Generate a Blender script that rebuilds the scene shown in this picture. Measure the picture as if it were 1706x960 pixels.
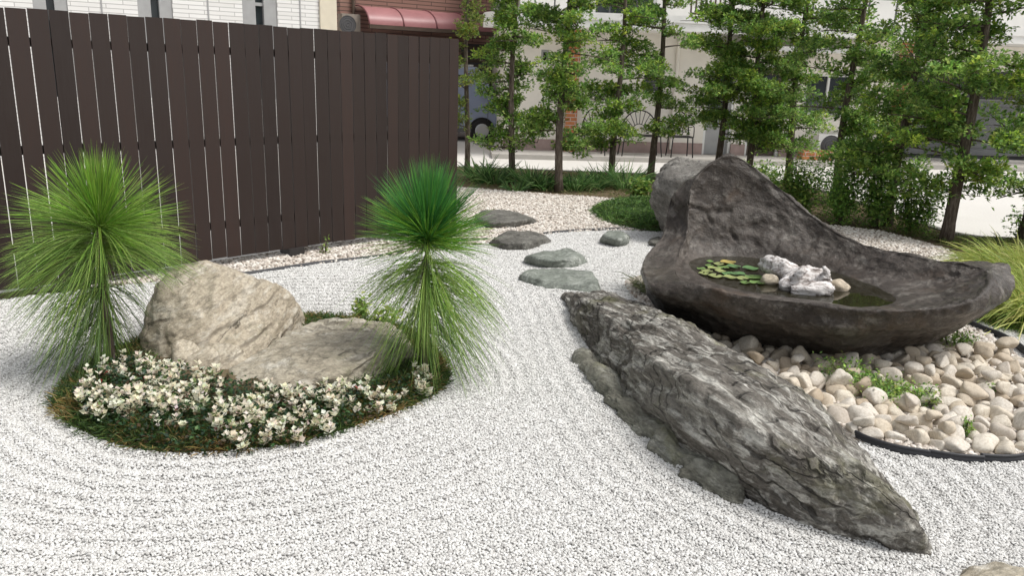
import bpy, bmesh, math, random
import numpy as np
from mathutils import Vector, Matrix

for o in list(bpy.data.objects): bpy.data.objects.remove(o)
scene = bpy.context.scene
COL = scene.collection
rad = math.radians
rng = np.random.default_rng(7)
random.seed(7)

# ------------------------------------------------------------------ camera
F = 1327.0; TH = rad(15.1); PH = rad(1.9); H = 1.65          # focal length in px of a 1706 px wide picture, pitch, roll, eye height
_f = np.array((0, math.cos(TH), -math.sin(TH))); _u0 = np.array((0, math.sin(TH), math.cos(TH))); _r0 = np.array((1., 0, 0))
_r = math.cos(PH) * _r0 + math.sin(PH) * _u0; _u = -math.sin(PH) * _r0 + math.cos(PH) * _u0
cam_d = bpy.data.cameras.new('camera'); cam = bpy.data.objects.new('camera', cam_d); COL.objects.link(cam)
cam_d.sensor_width = 36; cam_d.lens = F / 1706 * 36; cam_d.clip_start = 0.05; cam_d.clip_end = 600
m = Matrix.Identity(4)
for i in range(3): m[i][0] = _r[i]; m[i][1] = _u[i]; m[i][2] = -_f[i]
m[2][3] = H; cam.matrix_world = m
scene.camera = cam

def ray(px, py): return _f + (px - 853) / F * _r + (480 - py) / F * _u
def PZ(px, py, z=0.0):
    d = ray(px, py); t = (z - H) / d[2]; return np.array((d[0] * t, d[1] * t, z))
def PY(px, py, Y):
    d = ray(px, py); t = Y / d[1]; return np.array((d[0] * t, Y, H + d[2] * t))

# ------------------------------------------------------------------ world, sun, exposure
SUN_EL, SUN_AZ = rad(60), rad(108)        # azimuth measured from +Y towards +X: light comes from the right
world = bpy.data.worlds.new('World'); scene.world = world; world.use_nodes = True
wn = world.node_tree.nodes; wl = world.node_tree.links; wn.clear()
sky = wn.new('ShaderNodeTexSky'); sky.sky_type = 'NISHITA'; sky.sun_disc = False
sky.sun_elevation = SUN_EL; sky.sun_rotation = SUN_AZ; sky.dust_density = 4.0; sky.air_density = 1.2
hs = wn.new('ShaderNodeHueSaturation'); hs.inputs['Saturation'].default_value = 0.22
bg = wn.new('ShaderNodeBackground'); bg.inputs['Strength'].default_value = 0.10
wo = wn.new('ShaderNodeOutputWorld')
wl.new(sky.outputs[0], hs.inputs['Color']); wl.new(hs.outputs[0], bg.inputs['Color']); wl.new(bg.outputs[0], wo.inputs['Surface'])
sd = bpy.data.lights.new('sun', 'SUN'); sd.energy = 1.5; sd.angle = rad(18); sd.color = (1, 0.965, 0.91)
so = bpy.data.objects.new('sun', sd); COL.objects.link(so); so.location = (3, 8, 12)
sdir = Vector((math.sin(SUN_AZ) * math.cos(SUN_EL), math.cos(SUN_AZ) * math.cos(SUN_EL), math.sin(SUN_EL)))
so.rotation_euler = sdir.to_track_quat('Z', 'Y').to_euler()
vs = scene.view_settings
vs.view_transform = 'Standard'; vs.look = 'None'; vs.exposure = 0.68; vs.gamma = 1.0; vs.use_curve_mapping = False
scene.render.engine = 'CYCLES'
scene.render.resolution_x = 1024; scene.render.resolution_y = 577

# ------------------------------------------------------------------ numeric helpers
_tab = np.random.default_rng(3).normal(size=(256, 3)); _tab /= np.linalg.norm(_tab, axis=1)[:, None]
_perm = np.random.default_rng(4).permutation(256)
def noise(P, seed=0):
    P = np.asarray(P, float) + seed * 17.37
    i = np.floor(P).astype(np.int64); f = P - i; u = f * f * f * (f * (f * 6 - 15) + 10); out = np.zeros(len(P))
    for dx in (0, 1):
        for dy in (0, 1):
            for dz in (0, 1):
                h = _perm[(_perm[(_perm[(i[:, 0] + dx) & 255] + i[:, 1] + dy) & 255] + i[:, 2] + dz) & 255]
                g = _tab[h]; dd = f - np.array((dx, dy, dz))
                w = (u[:, 0] if dx else 1 - u[:, 0]) * (u[:, 1] if dy else 1 - u[:, 1]) * (u[:, 2] if dz else 1 - u[:, 2])
                out += w * (g * dd).sum(1)
    return out * 1.6
def fbm(P, octv=4, gain=.5, seed=0):
    P = np.asarray(P, float); a = 1; t = np.zeros(len(P))
    for k in range(octv): t += a * noise(P * 2.03 ** k, seed + k); a *= gain
    return t
def ridged(P, octv=4, seed=0):
    P = np.asarray(P, float); a = 1; t = np.zeros(len(P))
    for k in range(octv): t += a * (1 - 2 * np.abs(noise(P * 2.03 ** k, seed + k))); a *= .5
    return t
def norm(v): return v / np.maximum(np.linalg.norm(v, axis=-1, keepdims=True), 1e-9)
def in_poly(x, y, poly):
    poly = np.asarray(poly)[:, :2]; c = np.zeros(len(x), bool); n = len(poly)
    for i in range(n):
        x0, y0 = poly[i]; x1, y1 = poly[(i + 1) % n]
        if y0 == y1: continue
        c ^= ((y0 > y) != (y1 > y)) & (x < (x1 - x0) * (y - y0) / (y1 - y0) + x0)
    return c
def poly_dist(x, y, poly):
    poly = np.asarray(poly)[:, :2]; d = np.full(len(x), 1e9)
    for i in range(len(poly)):
        a = poly[i]; b = poly[(i + 1) % len(poly)]; ab = b - a
        t = np.clip(((x - a[0]) * ab[0] + (y - a[1]) * ab[1]) / (ab @ ab + 1e-12), 0, 1)
        d = np.minimum(d, np.hypot(x - a[0] - t * ab[0], y - a[1] - t * ab[1]))
    return d
def crom(C, n, closed=False):
    """Catmull-Rom through control rows C, n samples per span"""
    C = np.asarray(C, float); m_ = len(C); out = []
    for i in range(m_ if closed else m_ - 1):
        if closed: p0, p1, p2, p3 = C[i - 1], C[i], C[(i + 1) % m_], C[(i + 2) % m_]
        else: p0, p1, p2, p3 = C[max(i - 1, 0)], C[i], C[i + 1], C[min(i + 2, m_ - 1)]
        for k in range(n):
            t = k / n
            out.append(.5 * (2 * p1 + (p2 - p0) * t + (2 * p0 - 5 * p1 + 4 * p2 - p3) * t * t + (3 * p1 - p0 - 3 * p2 + p3) * t ** 3))
    if not closed: out.append(C[-1])
    return np.array(out)

# ------------------------------------------------------------------ mesh helpers
def np_mesh(name, V, Fs, col=None, smooth=True):
    """Fs: list of (m,k) index arrays"""
    V = np.asarray(V, np.float32); me = bpy.data.meshes.new(name)
    if not isinstance(Fs, (list, tuple)): Fs = [Fs]
    Fs = [np.asarray(f, np.int32) for f in Fs if len(f)]
    me.vertices.add(len(V)); me.vertices.foreach_set('co', V.ravel())
    if Fs:
        idx = np.concatenate([f.ravel() for f in Fs]); tot = np.concatenate([np.full(len(f), f.shape[1], np.int32) for f in Fs])
        st = np.concatenate(([0], np.cumsum(tot)[:-1])).astype(np.int32)
        me.loops.add(len(idx)); me.loops.foreach_set('vertex_index', idx)
        me.polygons.add(len(tot)); me.polygons.foreach_set('loop_start', st); me.polygons.foreach_set('loop_total', tot)
        me.polygons.foreach_set('use_smooth', np.full(len(tot), smooth, bool))
    me.update(calc_edges=True)
    if col is not None:
        a = me.color_attributes.new('Col', 'FLOAT_COLOR', 'POINT')
        c = np.ones((len(V), 4), np.float32); c[:, :3] = col; a.data.foreach_set('color', c.ravel())
    return me
class MB:
    def __init__(s): s.V = []; s.F = {}; s.C = []; s.n = 0
    def add(s, V, Fc, col=None):
        V = np.asarray(V, float); Fl = Fc if isinstance(Fc, list) else [Fc]
        for f in Fl:
            f = np.asarray(f, int)
            if len(f): s.F.setdefault(f.shape[1], []).append(f + s.n)
        s.V.append(V); s.n += len(V)
        if col is not None: s.C.append(np.broadcast_to(np.asarray(col, float), (len(V), 3)))
        return s
    def box(s, x0, x1, y0, y1, z0, z1, col=None):
        V = np.array([(x, y, z) for x in (x0, x1) for y in (y0, y1) for z in (z0, z1)])
        return s.add(V, np.array([(0, 1, 3, 2), (4, 6, 7, 5), (0, 4, 5, 1), (2, 3, 7, 6), (0, 2, 6, 4), (1, 5, 7, 3)]), col)
    def tube(s, path, r, ns=8, col=None, cap=True):
        path = np.asarray(path, float); n = len(path); r = np.broadcast_to(np.asarray(r, float), (n,))
        T = norm(np.gradient(path, axis=0)); ref = np.array((.31, .17, .93)) if abs(T[0, 2]) < .9 else np.array((1., .1, 0))
        A = norm(np.cross(T, ref)); B = np.cross(T, A); a = np.arange(ns) * 2 * math.pi / ns
        V = path[:, None] + r[:, None, None] * (np.cos(a)[None, :, None] * A[:, None] + np.sin(a)[None, :, None] * B[:, None])
        i = np.arange(n - 1)[:, None] * ns; j = np.arange(ns)[None]; k = (j + 1) % ns
        Fq = np.stack((i + j, i + k, i + ns + k, i + ns + j), -1).reshape(-1, 4); fs = [Fq]
        if cap: fs += [np.arange(ns)[::-1][None], (np.arange(ns) + (n - 1) * ns)[None]]
        return s.add(V.reshape(-1, 3), fs, col)
    def prism(s, poly, z0, z1, col=None):
        """poly (n,2) counter-clockwise, extruded in z"""
        p = np.asarray(poly, float); n = len(p)
        V = np.concatenate((np.c_[p, np.full(n, z0)], np.c_[p, np.full(n, z1)])); j = np.arange(n); k = (j + 1) % n
        return s.add(V, [np.stack((j, k, k + n, j + n), -1), (j[::-1])[None], (j + n)[None]], col)
    def arrays(s):
        return np.concatenate(s.V), [np.concatenate(f) for f in s.F.values()], (np.concatenate(s.C) if s.C else None)
    def mesh(s, name, smooth=False):
        V, Fs, C = s.arrays(); return np_mesh(name, V, Fs, C, smooth)
def tag(o, label=None, cat=None, group=None, kind=None):
    if label: o['label'] = label
    if cat: o['category'] = cat
    if group: o['group'] = group
    if kind: o['kind'] = kind
    return o
def link(name, me, mat, parent=None, loc=(0, 0, 0), rz=0):
    o = bpy.data.objects.new(name, me); COL.objects.link(o); o.location = loc; o.rotation_euler.z = rz
    if mat and me is not None and not me.materials: me.materials.append(mat)
    if parent: o.parent = parent
    return o
def empty(name, loc=(0, 0, 0), rz=0):
    o = bpy.data.objects.new(name, None); COL.objects.link(o); o.location = loc; o.rotation_euler.z = rz; o.empty_display_size = .1
    return o
def copy_tree(o, parent=None):
    c = o.copy(); COL.objects.link(c)
    if parent: c.parent = parent
    for ch in list(o.children): copy_tree(ch, c)
    return c
def blades(P, D, L, W, droop, segs=4, sides=3, roll=None):
    """curved tapering needles or grass blades: bases P, directions D, lengths L, half widths W, droop (m the tip sinks)"""
    n = len(P); D = norm(D); L = np.broadcast_to(L, (n,)); W = np.broadcast_to(W, (n,)); droop = np.broadcast_to(droop, (n,))
    t = np.linspace(0, 1, segs + 1); ctr = P[:, None] + D[:, None] * (L[:, None] * t)[..., None]
    ctr[..., 2] -= droop[:, None] * t ** 2.0
    T = norm(np.gradient(ctr, axis=1)); ref = norm(rng.normal(size=(n, 3)))
    A = norm(np.cross(T, ref[:, None])); B = np.cross(T, A)
    w = (W[:, None] * np.clip(np.array([.8, 1, .95, .75, .12])[np.linspace(0, 4, segs + 1).astype(int)], 0, 1))
    if sides == 2:
        ring = np.stack((ctr - A * w[..., None], ctr + A * w[..., None]), 2)
        q = [(0, 1)]
    else:
        ring = np.stack([ctr + w[..., None] * (math.cos(a) * A + math.sin(a) * B) for a in (0, 2.094, 4.189)], 2); q = [(0, 1), (1, 2), (2, 0)]
    V = ring.reshape(-1, 3); b = (np.arange(n) * (segs + 1) * sides)[:, None, None]; s_ = (np.arange(segs) * sides)[None, :, None]
    Fq = np.concatenate([np.stack((b + s_ + i, b + s_ + j, b + s_ + sides + j, b + s_ + sides + i), -1).reshape(-1, 4) for i, j in q])
    return V, Fq, (segs + 1) * sides
def leaves(P, T, N, L, W, fold=.2):
    """kite leaves from base P along T"""
    n = len(P); T = norm(T); S = norm(np.cross(T, N)); N = np.cross(S, T); L = np.broadcast_to(L, (n,))[:, None]; W = np.broadcast_to(W, (n,))[:, None]
    V = np.stack((P, P + T * L * .45 + S * W * .5 + N * W * fold, P + T * L, P + T * L * .45 - S * W * .5 + N * W * fold), 1).reshape(-1, 3)
    b = np.arange(n)[:, None] * 4
    return V, np.concatenate((b + np.array((0, 1, 2)), b + np.array((0, 2, 3))))
def rdir(n): return norm(rng.normal(size=(n, 3)))
def pal(cols, n, jit=.15):
    c = np.array(cols, float)[rng.integers(0, len(cols), n)]
    return c * np.exp(rng.normal(0, jit, (n, 1))) * (1 + rng.normal(0, .05, (n, 3)))

# ------------------------------------------------------------------ materials
class Mat:
    def __init__(s, name, rough=.7, spec=.3):
        s.m = bpy.data.materials.new(name); s.m.use_nodes = True; s.n = s.m.node_tree.nodes; s.l = s.m.node_tree.links
        s.b = s.n['Principled BSDF']; s.b.inputs['Roughness'].default_value = rough; s.b.inputs['Specular IOR Level'].default_value = spec
        s.out = s.n['Material Output']
    def node(s, t, **kw):
        nd = s.n.new(t)
        for k, v in kw.items():
            if k in nd.inputs: nd.inputs[k].default_value = v
            else: setattr(nd, k, v)
        return nd
    def coords(s, scale=(1, 1, 1), rot=(0, 0, 0), which='Object'):
        tc = s.node('ShaderNodeTexCoord'); mp = s.node('ShaderNodeMapping', vector_type='TEXTURE'); mp.inputs['Scale'].default_value = tuple(1 / x for x in scale); mp.inputs['Rotation'].default_value = rot
        s.l.new(tc.outputs[which], mp.inputs[0]); return mp.outputs[0]
    def noise(s, vec, scale, detail=6, rough=.6, dist=0):
        nd = s.node('ShaderNodeTexNoise'); nd.inputs['Scale'].default_value = scale; nd.inputs['Detail'].default_value = detail
        nd.inputs['Roughness'].default_value = rough; nd.inputs['Distortion'].default_value = dist
        s.l.new(vec, nd.inputs['Vector']); return nd.outputs['Fac']
    def ramp(s, fac, stops):
        r = s.node('ShaderNodeValToRGB'); e = r.color_ramp.elements
        while len(e) < len(stops): e.new(.5)
        for el, (p, c) in zip(e, stops): el.position = p; el.color = (*c, 1) if len(c) == 3 else c
        s.l.new(fac, r.inputs[0]); return r.outputs[0]
    def mix(s, fac, a, b, mode='MIX'):
        x = s.node('ShaderNodeMix', data_type='RGBA', blend_type=mode)
        for sock, v in ((x.inputs[0], fac), (x.inputs[6], a), (x.inputs[7], b)):
            if isinstance(v, bpy.types.NodeSocket): s.l.new(v, sock)
            else: sock.default_value = v if isinstance(v, (int, float)) else (*v, 1)
        return x.outputs[2]
    def math(s, op, a, b=0.0):
        x = s.node('ShaderNodeMath', operation=op)
        for sock, v in ((x.inputs[0], a), (x.inputs[1], b)):
            if isinstance(v, bpy.types.NodeSocket): s.l.new(v, sock)
            else: sock.default_value = v
        return x.outputs[0]
    def bump(s, h, strength=.5, dist=.01):
        b = s.node('ShaderNodeBump'); b.inputs['Strength'].default_value = strength; b.inputs['Distance'].default_value = dist
        s.l.new(h, b.inputs['Height']); s.l.new(b.outputs[0], s.b.inputs['Normal']); return b
    def base(s, c):
        if isinstance(c, bpy.types.NodeSocket): s.l.new(c, s.b.inputs['Base Color'])
        else: s.b.inputs['Base Color'].default_value = (*c, 1)
def plain(name, c, rough=.6, spec=.3, var=.12, scale=6, bump=0.0, metal=0.0):
    M = Mat(name, rough, spec); v = M.coords(); f = M.noise(v, scale, 5)
    M.base(M.ramp(f, [(.3, tuple(x * (1 - var) for x in c)), (.7, tuple(min(1, x * (1 + var)) for x in c))]))
    if bump: M.bump(M.noise(v, scale * 8, 4), bump, .004)
    M.b.inputs['Metallic'].default_value = metal
    return M.m
def leafmat(name, trans=.3, rough=.5):
    M = Mat(name, rough, .35); at = M.node('ShaderNodeAttribute', attribute_name='Col'); M.base(at.outputs['Color'])
    tr = M.node('ShaderNodeBsdfTranslucent'); M.l.new(at.outputs['Color'], tr.inputs[0]); mx = M.node('ShaderNodeMixShader'); mx.inputs[0].default_value = trans
    M.l.new(M.b.outputs[0], mx.inputs[1]); M.l.new(tr.outputs[0], mx.inputs[2]); M.l.new(mx.outputs[0], M.out.inputs[0]); return M.m
def rockmat(name, cols, light, scale=2.5, stretch=(1, 1, 1), rot=(0, 0, 0), lichen=.5, lscale=9, bump=.6, rough=.75, moss=None, crack=0.0, vein=None, crack_scale=1.6, lo=.52, lines=None):
    M = Mat(name, rough, .3); v = M.coords(stretch, rot); vo = M.coords()
    f = M.noise(v, scale, 9, .65, .6); c = M.ramp(f, [(.28, cols[0]), (.5, cols[1]), (.72, cols[2])])
    fl = M.noise(v, lscale, 9, .72, .3); lm = M.ramp(fl, [(lo, (0, 0, 0)), (lo + .13, (lichen,) * 3)]); c = M.mix(lm, c, light)
    fd = M.noise(v, lscale * 3.3, 6, .7); c = M.mix(M.ramp(fd, [(.33, (.62,) * 3), (.55, (0,) * 3)]), c, tuple(x * .35 for x in cols[0]))
    if moss:
        fm = M.noise(vo, 2.3, 7, .65); c = M.mix(M.ramp(fm, [(.57, (0,) * 3), (.68, (.55,) * 3)]), c, moss)
    if vein:
        wv = M.node('ShaderNodeTexWave'); wv.inputs['Scale'].default_value = .9; wv.inputs['Distortion'].default_value = 9; wv.inputs['Detail'].default_value = 4; wv.inputs['Detail Scale'].default_value = 1.3
        M.l.new(vo, wv.inputs['Vector']); c = M.mix(M.ramp(wv.outputs['Fac'], [(.95, (0,) * 3), (.995, (.22,) * 3)]), c, vein)
    h = M.math('ADD', M.math('MULTIPLY', fl, .6), M.math('MULTIPLY', fd, .5))
    fg = M.noise(vo, 70, 5, .7); c = M.mix(.5, c, M.ramp(fg, [(.3, (.25,) * 3), (.5, (.5,) * 3), (.72, (.82,) * 3)]), 'OVERLAY'); h = M.math('ADD', h, M.math('MULTIPLY', fg, .28))
    if lines:
        lr, ls_, lst = lines; wv2 = M.node('ShaderNodeTexWave', bands_direction='Z'); wv2.inputs['Scale'].default_value = ls_; wv2.inputs['Distortion'].default_value = 5; wv2.inputs['Detail'].default_value = 6; wv2.inputs['Detail Scale'].default_value = .8; wv2.inputs['Detail Roughness'].default_value = .6
        M.l.new(M.coords((.5, .5, 1), lr), wv2.inputs['Vector']); lm2 = M.math('MULTIPLY', M.ramp(wv2.outputs['Fac'], [(.0, (1, 1, 1)), (.10, (0, 0, 0))]), M.ramp(M.noise(vo, 3.3, 4), [(.4, (0,) * 3), (.6, (1,) * 3)]))
        c = M.mix(M.math('MULTIPLY', lm2, lst), c, tuple(x * .4 for x in cols[0])); h = M.math('SUBTRACT', h, M.math('MULTIPLY', lm2, .8))
    if crack:
        vr = M.node('ShaderNodeTexVoronoi', feature='DISTANCE_TO_EDGE'); vr.inputs['Scale'].default_value = crack_scale
        nz = M.node('ShaderNodeTexNoise'); nz.inputs['Scale'].default_value = 2.2; nz.inputs['Detail'].default_value = 5; M.l.new(v, nz.inputs['Vector'])
        ad = M.node('ShaderNodeVectorMath', operation='MULTIPLY_ADD'); ad.inputs[1].default_value = (.9, .9, .9); M.l.new(nz.outputs['Color'], ad.inputs[0]); M.l.new(v, ad.inputs[2]); M.l.new(ad.outputs[0], vr.inputs['Vector'])
        cr = M.math('MULTIPLY', M.ramp(vr.outputs['Distance'], [(.0, (1, 1, 1)), (.016, (0, 0, 0))]), M.ramp(M.noise(vo, 2.1, 3), [(.46, (0,) * 3), (.6, (1,) * 3)])); c = M.mix(M.math('MULTIPLY', cr, crack), c, tuple(x * .25 for x in cols[0]))
        h = M.math('SUBTRACT', h, M.math('MULTIPLY', cr, 1.2 * crack))
    M.base(c); M.bump(h, bump, .02); return M.m

M_leaf = leafmat('leaf', .4); M_needle = leafmat('needle', .4, .45); M_white_leaf = leafmat('white_leaf', .45, .6)
M_bark = Mat('bark', .9, .1); _v = M_bark.coords((9, 9, 1.6)); _f2 = M_bark.noise(_v, 5, 7, .7)
M_bark.base(M_bark.ramp(_f2, [(.3, (.045, .034, .026)), (.5, (.115, .092, .074)), (.72, (.25, .215, .18))])); M_bark.bump(_f2, .8, .02); M_bark = M_bark.m
M_soil = Mat('soil', .95, .1); _v = M_soil.coords(); _f2 = M_soil.noise(_v, 5, 9, .7)
M_soil.base(M_soil.ramp(_f2, [(.3, (.07, .055, .032)), (.5, (.17, .13, .085)), (.66, (.13, .12, .06)), (.8, (.28, .22, .155))])); M_soil.bump(M_soil.noise(_v, 60, 5), .9, .02); M_soil = M_soil.m

# ------------------------------------------------------------------ the setting: road, garden soil
M_road = Mat('concrete_road', .85, .2); _v = M_road.coords(); _a = M_road.noise(_v, .6, 6, .6); _b = M_road.noise(_v, 40, 4, .6)
_c = M_road.mix(.35, M_road.ramp(_a, [(.3, (.60, .58, .545)), (.7, (.70, .68, .645))]), M_road.ramp(_b, [(.3, (.42, .4, .38)), (.7, (.68, .66, .63))]))
M_road.base(_c); M_road.bump(_b, .3, .004); M_road = M_road.m
n = 24; xs = np.linspace(-220, 220, n); g_ = np.array([(x, y + 150, -.10) for y in xs for x in xs]); ii = (np.arange(n - 1)[:, None] * n + np.arange(n - 1)[None]).ravel()
tag(link('road', np_mesh('road', g_, np.stack((ii, ii + 1, ii + n + 1, ii + n), 1), smooth=False), M_road), kind='structure')

GARDEN = [(-14, -3), (9, -3), (9, 8.7), (5.9, 8.95), (5.2, 9.1), (5.02, 10), (4.95, 12), (4.7, 13.4), (4.1, 14.05), (2.5, 14.2), (-1.3, 14.35), (-1.4, 12.6), (-.55, 8.7), (-3.7, 5.35), (-12, -3)]
GARDEN = [(-5.2, -3), (9, -3), (9, 8.7), (5.9, 8.95), (5.2, 9.1), (5.02, 10), (4.95, 12), (4.7, 13.4), (4.1, 14.05), (2.5, 14.2), (-1.35, 14.4), (-.75, 8.75), (-4.6, 4.6), (-5.2, 4.0)]
mb = MB(); mb.prism(GARDEN, -.16, -.015); tag(link('garden_soil', mb.mesh('garden_soil'), M_soil), kind='structure')
# kerb round the garden corner
kp = crom(np.array([(9, 8.8, 0), (6, 9.05, 0), (5.3, 9.18, 0), (5.12, 10, 0), (5.05, 12, 0), (4.8, 13.45, 0), (4.15, 14.13, 0), (2.5, 14.28, 0), (-1.4, 14.48, 0)]), 8)
tn = norm(np.gradient(kp, axis=0)); nr = np.stack((-tn[:, 1], tn[:, 0], tn[:, 2] * 0), 1)
Vk = np.concatenate([kp + nr * o_ + np.array((0, 0, z_)) for o_, z_ in ((.05, -.14), (.05, .0), (-.05, .0), (-.05, -.14))]); q = len(kp); j = np.arange(q - 1)
Fk = np.concatenate([np.stack((j + a * q, j + 1 + a * q, j + 1 + b * q, j + b * q), 1) for a, b in ((0, 1), (1, 2), (2, 3))])
tag(link('garden_kerb', np_mesh('garden_kerb', Vk, Fk, smooth=False), plain('kerb_concrete', (.36, .34, .31), .9, .2, .2, 8, .4)), kind='structure')

# ------------------------------------------------------------------ outlines on the ground
ISLAND = crom(np.array([PZ(*p)[:2] for p in ((100, 655), (92, 690), (150, 728), (225, 748), (310, 757), (400, 753), (500, 739), (600, 711), (690, 676), (742, 645), (745, 622))] + [(-.45, 4.55), (-.75, 4.95), (-1.35, 5.1), (-1.95, 4.8), (-2.3, 4.3)]), 6, True)
EDGE = [(-4.3, 4.75), (-3.45, 5.45), (-2.9, 5.85), (-2.13, 6.32), (-1.68, 6.7), (-1.27, 6.99), (-.35, 7.72), (.05, 8.1), (.48, 8.47), (1.0, 8.7), (1.75, 8.8)]
WHITE = EDGE + [(2.3, 7.6), (2.6, 6.9), (3.4, 6.1), (3.75, 5.55), (4.6, 5.2), (5.2, 4.6), (5.2, .8), (-5.0, .8), (-5.0, 4.2)]
BEIGE = [(-3.5, 5.55), (-2.9, 5.85), (-2.13, 6.32), (-1.68, 6.7), (-1.27, 6.99), (-.35, 7.72), (.05, 8.1), (.48, 8.47), (1.0, 8.7), (1.75, 8.8), (2.3, 7.6), (2.6, 6.9), (3.4, 6.1), (3.9, 6.3), (4.5, 7.2), (4.55, 8.3), (4.3, 9.2), (3.3, 9.7), (2.5, 10.6), (1.6, 11.0), (.6, 11.25), (-.85, 11.7), (-.68, 8.72)]
COBBLE = crom(np.array([(1.0, 6.55), (.93, 6.05), (1.0, 5.5), (1.2, 4.7), (1.42, 4.0), (1.66, 3.53), (1.9, 3.385), (2.18, 3.335), (2.55, 3.42), (2.95, 3.75), (3.16, 4.3), (3.25, 4.8), (3.32, 5.45), (3.05, 6.1), (2.4, 6.6), (1.6, 6.75)]), 5, True)
LONG_FOOT = [PZ(*p)[:2] for p in ((925, 490), (965, 560), (1000, 630), (1060, 700), (1130, 775), (1230, 830), (1330, 875), (1440, 893), (1550, 915))] + [(1.75, 2.85), (1.75, 3.2), (1.45, 3.9), (1.15, 4.7), (.75, 5.9)]
def ripple(x, y):
    di = poly_dist(x, y, ISLAND); dl = poly_dist(x, y, LONG_FOOT)
    a = .0065 * np.clip(1.25 - di / 1.7, 0, 1) * (dl > .001); b = .005 * np.clip(1.0 - dl / 1.1, 0, 1)
    w = np.clip((dl - di) * 2.5 + .5, 0, 1)
    nz = noise(np.c_[x * 1.2, y * 1.2, x * 0], 5) * .35
    return w * a * np.cos((di / .095 + nz) * 2 * math.pi) + (1 - w) * b * np.cos((dl / .1 + nz) * 2 * math.pi) + .006 * noise(np.c_[x * 2, y * 2, x * 0 + 4], 2)

# ------------------------------------------------------------------ gravel: ground sheets and loose grains
def sheet(name, poly, step, zf, mat, hole=None):
    p = np.array(poly)[:, :2]; x = np.arange(p[:, 0].min(), p[:, 0].max() + step, step); y = np.arange(p[:, 1].min(), p[:, 1].max() + step, step)
    X, Y = np.meshgrid(x, y); nx = len(x); V = np.c_[X.ravel(), Y.ravel(), zf(X.ravel(), Y.ravel())]
    a = (np.arange(len(y) - 1)[:, None] * nx + np.arange(nx - 1)[None]).ravel(); Q = np.stack((a, a + 1, a + nx + 1, a + nx), 1)
    c = V[Q].mean(1); keep = in_poly(c[:, 0], c[:, 1], poly) 
    Q = Q[keep]; used = np.unique(Q); rm = np.full(len(V), -1); rm[used] = np.arange(len(used))
    return link(name, np_mesh(name, V[used], rm[Q]), mat)
M_wbase = plain('white_gravel_bed', (.66, .65, .63), .9, .1, .2, 90)
tag(sheet('white_gravel_ground', WHITE, .03, lambda x, y: ripple(x, y) - .006, M_wbase), kind='structure')
M_bbase = plain('beige_gravel_bed', (.36, .31, .26), .9, .1, .4, 40)
tag(sheet('beige_gravel_ground', BEIGE, .1, lambda x, y: x * 0 - .004, M_bbase), kind='structure')

def grain_mat(name, cols, rough=.75):
    M = Mat(name, rough, .25); oi = M.node('ShaderNodeObjectInfo')
    M.base(M.ramp(oi.outputs['Random'], cols)); return M.m
def scatter(name, P, size, flat, mat, sub=2, smin=.7, smax=1.3, lump=.35):
    """one point mesh; geometry nodes put a stone chip on every point"""
    ng = bpy.data.node_groups.new(name + '_nodes', 'GeometryNodeTree')
    ng.interface.new_socket('Geometry', in_out='INPUT', socket_type='NodeSocketGeometry'); ng.interface.new_socket('Geometry', in_out='OUTPUT', socket_type='NodeSocketGeometry')
    N = ng.nodes; L = ng.links; gi = N.new('NodeGroupInput'); go = N.new('NodeGroupOutput')
    ico = N.new('GeometryNodeMeshIcoSphere'); ico.inputs['Radius'].default_value = size; ico.inputs['Subdivisions'].default_value = sub
    nz = N.new('ShaderNodeTexNoise'); nz.inputs['Scale'].default_value = .9 / size
    sub_ = N.new('ShaderNodeVectorMath'); sub_.operation = 'SUBTRACT'; sub_.inputs[1].default_value = (.5, .5, .5); L.new(nz.outputs['Color'], sub_.inputs[0])
    sc = N.new('ShaderNodeVectorMath'); sc.operation = 'SCALE'; sc.inputs['Scale'].default_value = size * lump * 3; L.new(sub_.outputs[0], sc.inputs[0])
    sp = N.new('GeometryNodeSetPosition'); L.new(ico.outputs[0], sp.inputs['Geometry']); L.new(sc.outputs[0], sp.inputs['Offset'])
    sm = N.new('GeometryNodeSetMaterial'); sm.inputs['Material'].default_value = mat; L.new(sp.outputs[0], sm.inputs[0])
    iop = N.new('GeometryNodeInstanceOnPoints'); L.new(gi.outputs[0], iop.inputs['Points']); L.new(sm.outputs[0], iop.inputs['Instance'])
    rr = N.new('FunctionNodeRandomValue'); rr.data_type = 'FLOAT_VECTOR'; rr.inputs[0].default_value = (-.5, -.5, 0); rr.inputs[1].default_value = (.5, .5, 6.283)
    rs = N.new('FunctionNodeRandomValue'); rs.data_type = 'FLOAT_VECTOR'; rs.inputs[0].default_value = (smin, smin * .85, smin * flat); rs.inputs[1].default_value = (smax, smax, smax * flat); rs.inputs['Seed'].default_value = 3
    L.new(rr.outputs[0], iop.inputs['Rotation']); L.new(rs.outputs[0], iop.inputs['Scale']); L.new(iop.outputs[0], go.inputs[0])
    me = np_mesh(name, P, []); o = link(name, me, mat); md = o.modifiers.new('grains', 'NODES'); md.node_group = ng
    return o
def jgrid(poly, step, jit=.42):
    p = np.array(poly)[:, :2]; x = np.arange(p[:, 0].min(), p[:, 0].max(), step); y = np.arange(p[:, 1].min(), p[:, 1].max(), step * .866)
    X, Y = np.meshgrid(x, y); X = X + (np.arange(len(y)) % 2)[:, None] * step / 2
    X = X.ravel() + rng.uniform(-jit, jit, X.size) * step; Y = Y.ravel() + rng.uniform(-jit, jit, Y.size) * step
    return X, Y
def in_view(X, Y, m_=.9):
    hw = .655 * np.maximum(Y, 1.6) + m_; return (np.abs(X) < hw) & (Y > 1.75)
X, Y = jgrid(WHITE, .0098); k = in_view(X, Y) & (Y < 5.6); X, Y = X[k], Y[k]
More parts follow.
